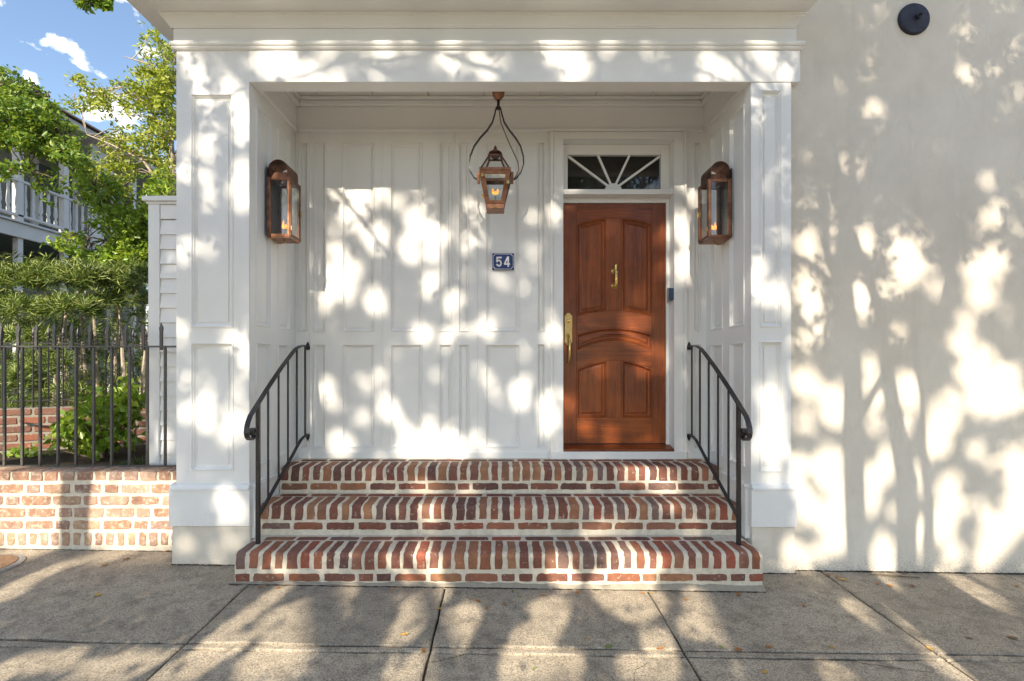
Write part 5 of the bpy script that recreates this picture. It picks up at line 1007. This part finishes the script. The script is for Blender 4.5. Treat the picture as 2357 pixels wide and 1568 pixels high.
def edge_gaps(u, v, r):                  # off-view crown gaps, opened wider low down to bounce sun into the porch
    s = np.sin(u*5.1+1.3*np.sin(v*3.3))*np.sin(v*4.7+1.1*np.sin(u*2.9)); out = (u < -3.45) & (s > .0) | (u > 3.9) & (s > .25) | (v < -.85) & (s > -.35)
    return out
oak = thing('street_oak', 'broad street tree across the road whose crown shades the porch', 'tree', (-1.2, -6.4, -.4))
P, D, Ls = crown_leaves(84000, (-4.9, 6.2), (-2.6, 4.6), (9.5, 15), .15, 78, 1.0, .010, lambda u, v, r: edge_gaps(u, v, r) | ((v < -.01) & (v > -.8)), .025)
P2, D2, L2 = crown_leaves(34000, (-4.9, 6.2), (-.8, -.01), (4.6, 7), .075, 178, 1.05, .042, edge_gaps, .01)     # the lower boughs, which shade the pavement
P, D, Ls = np.concatenate([P, P2]), np.concatenate([D, D2]), np.concatenate([Ls, L2])
place(leaves_mesh('crown', P - D/np.linalg.norm(D, axis=1, keepdims=True)*Ls[:, None]*.5, D, Ls, .34, M['leaf_oak'], 79), 'crown', oak)
m = MB(); m.tube([(-1.2,-11.2,-.5),(-1.15,-11.2,1.5),(-1.0,-11,4.0),(-.8,-10.6,6.6),(-.6,-10,9.0)], [.42,.34,.30,.24,.14], 12)
for e in ((-4.6,-8,8.6),(2.8,-8.6,8.8),(-2.6,-7.6,7.2),(1.2,-7.4,7.6),(4.2,-8.2,8.4)): m.tube([(-.95,-10.9,4.8), Vector((-.95,-10.9,5.2)).lerp(Vector(e), .5)+Vector((0,0,.5)), e], [.18,.11,.03], 8)
m.build('trunk', M['bark'], oak, smooth=True)
# multi-stemmed tree at the kerb, whose stems throw the sharp shadows on the stucco wall
myr = thing('kerb_tree', 'multi-stemmed street tree at the kerb opposite the stucco wall', 'tree', (1.95, -.5, -.15))
TT = 3.95
def back(u, v, t=TT): return (u - .16*t, YF - t, v + .62*t)
ST = {'a': [(2.572,.004,.088),(2.546,.508,.082),(2.534,1.011,.082),(2.534,1.326,.076),(2.509,1.641,.09),(2.477,1.893,.082),(2.458,2.082,.082),(2.483,2.397,.069),(2.471,2.649,.06),(2.383,2.987,.05),(2.364,3.302,.044),(2.372,3.617,.038),(2.372,4.035,.031)],
 'a3': [(2.42,2.145,.044),(2.345,2.294,.038),(2.326,2.609,.035),(2.269,2.987,.031),(2.231,3.302,.028),(2.219,3.617,.025),(2.194,4.035,.019)],
 'a4': [(2.496,2.523,.038),(2.534,2.735,.031),(2.527,3.113,.026),(2.521,3.617,.024),(2.546,4.035,.019)],
 'a5': [(2.40,2.06,.03),(2.32,2.12,.028),(2.194,2.233,.026),(2.08,2.256,.025),(1.853,2.271,.019)],
 'b': [(2.918,-.009,.079),(2.924,.633,.088),(2.849,1.011,.063),(2.786,1.389,.063),(2.735,1.767,.05),(2.71,1.918,.047),(2.647,2.105,.044),(2.584,2.256,.041),(2.534,2.422,.038)],
 'b2': [(2.56,1.03,.031),(2.66,1.238,.031),(2.77,1.43,.031)],
 'c': [(3.075,-.009,.05),(3.088,.508,.04),(3.038,.885,.035),(3.038,1.263,.031),(3.012,1.515,.05),(2.912,1.604,.038),(2.798,1.578,.038)],
 'c2': [(3.012,1.528,.044),(3.151,1.667,.041),(3.183,1.893,.039),(3.227,2.12,.038),(3.302,2.357,.038),(3.365,2.649,.035),(3.416,2.901,.031),(3.428,3.405,.025)]}
for k, ln in ST.items():
    pts = [back(u, v) for u, v, q in ln]; rad = [q*.97 for u, v, q in ln]
    if ln[0][1] < .1:                     # stems start at the pavement
        x, y, z = pts[0]; pts = [(x+.01, y, -.2), (x+.005, y, z*.5)] + pts; rad = [rad[0]*1.05, rad[0]] + rad
    MB().tube(pts, rad, 10).build('stem' if k in 'abc' else 'branch', M['pale_bark'], myr, smooth=True)
P, D, Ls = crown_leaves(15000, (1.95, 5.0), (1.55, 5.0), (3.6, 5.6), .075, 80, 1.0, .0, lambda u, v, r: (u > 2.9) & (v < 2.2) | ((u < 2.1) & (v < 2.6)) | (r.uniform(size=len(u)) < .25))
place(leaves_mesh('crown', P, D, Ls, .30, M['leaf_oak'], 81), 'crown', myr)
def fine_limbs(tree, lines, seed, t0=4.3):
    rr = random.Random(seed); Pn, Dn, Ln = [], [], []; tm = MB()
    for ln in lines:
        pts = [Vector(back(u, v, t0 + rr.uniform(-.2, .2))) for u, v in ln]; MB().tube(pts, [.024*(1-.7*i/(len(pts)-1)) for i in range(len(pts))], 6).build('branch', M['pale_bark'], tree, smooth=True)
        for a, c in zip(pts, pts[1:]):
            for q in range(4):
                b = a.lerp(c, rr.random()); d = ((c-a).normalized()*.6 + Vector((rr.uniform(-1,1), rr.uniform(-.5,.5), rr.uniform(-1,.6)))).normalized(); e = b + d*rr.uniform(.2, .5); tm.tube([b, b.lerp(e, .5)+Vector((0,0,.03)), e], [.006,.004,.002], 4)
                for z in range(9):
                    p = b.lerp(e, rr.uniform(.3, 1)); Pn.append(p); Dn.append(d*.5 + Vector((rr.gauss(0,1), rr.gauss(0,.6), rr.gauss(0,1)))); Ln.append(rr.uniform(.04, .075))
    tm.build('twigs', M['pale_bark'], tree)['kind'] = 'stuff'
    place(leaves_mesh('leaf_sprays', Pn, Dn, Ln, .32, M['leaf_oak'], seed), 'leaf_sprays', tree)
fine_limbs(myr, [[(2.30,3.0),(1.9,3.35),(1.3,3.6),(.6,3.62)],[(1.9,3.35),(1.5,3.75),(1.1,3.95)],[(2.26,2.6),(1.95,2.5),(1.6,2.1),(1.3,1.9)],[(2.2,3.3),(1.95,3.0),(1.8,2.6)],[(3.4,3.2),(3.6,3.5),(3.7,3.9)],[(1.3,3.6),(.9,3.2),(.6,2.9)],[(2.37,3.6),(2.7,3.9),(3.1,4.0)]], 401)
# a single trunk beside the garden wall, also at the kerb
ct = thing('kerb_trunk_tree', 'straight street tree at the kerb opposite the garden wall', 'tree', (-3.75, -.4, -.1))
pts = [(-3.93,-.5,-.2)] + [back(u, v) for u, v in ((-3.277,-.4),(-3.277,.181),(-3.264,.449),(-3.251,.685),(-3.22,1.1))]
MB().tube(pts, [.14,.128,.118,.116,.118,.11], 12).build('trunk', M['bark'], ct, smooth=True)
for e in ((-3.05,2.0),(-3.4,2.2)): MB().tube([back(-3.235,.95), back((e[0]-3.22)/2, 1.5), back(*e), back(e[0], 3.2, 4.4)], [.085,.07,.055,.03], 8).build('branch', M['bark'], ct, smooth=True)
P, D, Ls = crown_leaves(5200, (-4.4, -1.75), (1.3, 4.3), (3.7, 5.4), .075, 92, .9, .0, lambda u, v, r: r.uniform(size=len(u)) < .4)
place(leaves_mesh('crown', P, D, Ls, .3, M['leaf_oak'], 91), 'crown', ct)

fine_limbs(ct, [[(-3.2,2.3),(-2.6,2.9),(-1.9,3.4),(-1.0,3.62),(0,3.7)],[(-2.6,2.9),(-2.2,2.5),(-1.9,2.35)],[(-1.6,3.5),(-1.2,3.0),(-.9,2.6)],[(-1.0,3.62),(-.5,3.35),(-.3,3.0)],[(-3.2,2.2),(-2.5,2.0),(-1.9,1.7)],[(-.4,3.66),(.1,3.5),(.5,3.2),(.7,2.8)]], 402)

# ------------------------------------------------------------------ fallen leaves
fmats = [simple('dry_leaf_%s' % nme, c, .7, 0, .3, 60) for nme, c in (('orange', (.36,.15,.04)), ('brown', (.20,.10,.045)), ('yellow', (.42,.26,.06)), ('green', (.16,.22,.06)))]
def fallen(seed, mat):
    r_ = random.Random(seed); L, wd_, cup = .055, .5+r_.uniform(-.1,.2), r_.uniform(.1,.4); m = MB(); n = 6
    for i in range(n+1):
        t = i/n; hw_ = L*.5*wd_*math.sin(math.pi*min(1, t*.96+.02))**.8; zc = cup*L*(t-.5)**2
        m.v += [(L*(t-.5), -hw_, zc+hw_*cup+.002), (L*(t-.5), 0, zc+.002), (L*(t-.5), hw_, zc+hw_*cup+.002)]
    m.f += [(i*3+k, i*3+k+1, i*3+4+k, i*3+3+k) for i in range(n) for k in range(2)]
    return m.mesh('fallen_leaf', mat, True)
FLM = [[fallen(q*10+k, fmats[q]) for k in range(3)] for q in range(4)]
r_ = random.Random(17)
spots = [(600,1352,0),(450,1300,0),(1010,1402,2),(1700,1350,0),(1850,1395,0),(1925,1328,0),(1940,1335,2),(1905,1325,1),(2050,1350,0),(1700,1498,0),(1520,1495,0),(1760,1548,2),(2230,1470,1),(2100,1350,1),(1350,1470,2),(240,1302,0),(225,1370,2),(330,1370,2),(1180,1360,3),(1195,1375,3),(1160,1392,0),(1330,1365,0),(1480,1350,0),(1500,1360,2),(1580,1382,0),(1740,1360,0),(1250,1372,1),(2020,1345,0),(2080,1320,1),(2190,1355,2),(2340,1350,0),(2140,1495,2),(1915,1490,2),(1770,1490,0),(1400,1490,3),(975,1500,0),(930,1462,2),(640,1354,0),(905,1302,0),(385,1270,0),(290,1288,1),(1230,1540,3),(1100,1385,0),(1120,1402,0),(2330,1470,1),(1660,1490,3)]
for px, py, q in spots:
    a = (px-CX)/FPX; c = (CY-py)/FPX; yy = (-.109-EYE)/(c+.0148*a-.03)
    if yy > 3.15 and -1.8 < a*yy < 1.78: yy = 3.15
    o = place(r_.choice(FLM[q]), 'fallen_leaf', None, (a*yy, yy, gz(a*yy, yy)+.001), (0, 0, r_.uniform(0, 6.28)), (r_.uniform(.45, .95),)*3)
    tag(o, ('small dry orange leaf lying on the sidewalk', 'small curled brown leaf lying on the sidewalk', 'small dry yellow leaf lying on the sidewalk', 'small fresh green leaf lying on the sidewalk')[q], 'leaf', ('orange leaves on the sidewalk', 'brown leaves on the sidewalk', 'yellow leaves on the sidewalk', 'green leaves on the sidewalk')[q])
# a dead twig and the meter cover by the garden wall
tw_ = MB(); tw_.tube([(2.62,3.46,gz(2.6,3.4)+.008),(2.78,3.43,gz(2.7,3.4)+.010),(2.93,3.41,gz(2.9,3.4)+.009)], [.004,.006,.004], 6); tag(tw_.build('dead_twig', M['bark'], smooth=True), 'dark dead twig lying at the foot of the stucco wall', 'twig')
mc = thing('meter_cover', 'small worn meter cover set in the sidewalk by the garden wall', 'meter cover', (-3.55, 3.40, gz(-3.5,3.4)))
zc = gz(-3.55,3.40); m = MB(); m.lathe((-3.62,3.36,zc-.004), [(.24,0),(.24,.012),(.225,.016)], 32); m.build('rim', M['kerb'], mc, smooth=True)
m = MB(); m.lathe((-3.62,3.36,zc+.0125), [(.20,0),(.20,.004)], 28); m.build('lid', simple('rusty_lid', (.20,.12,.07), .8, 0, .3, 30, .3), mc)
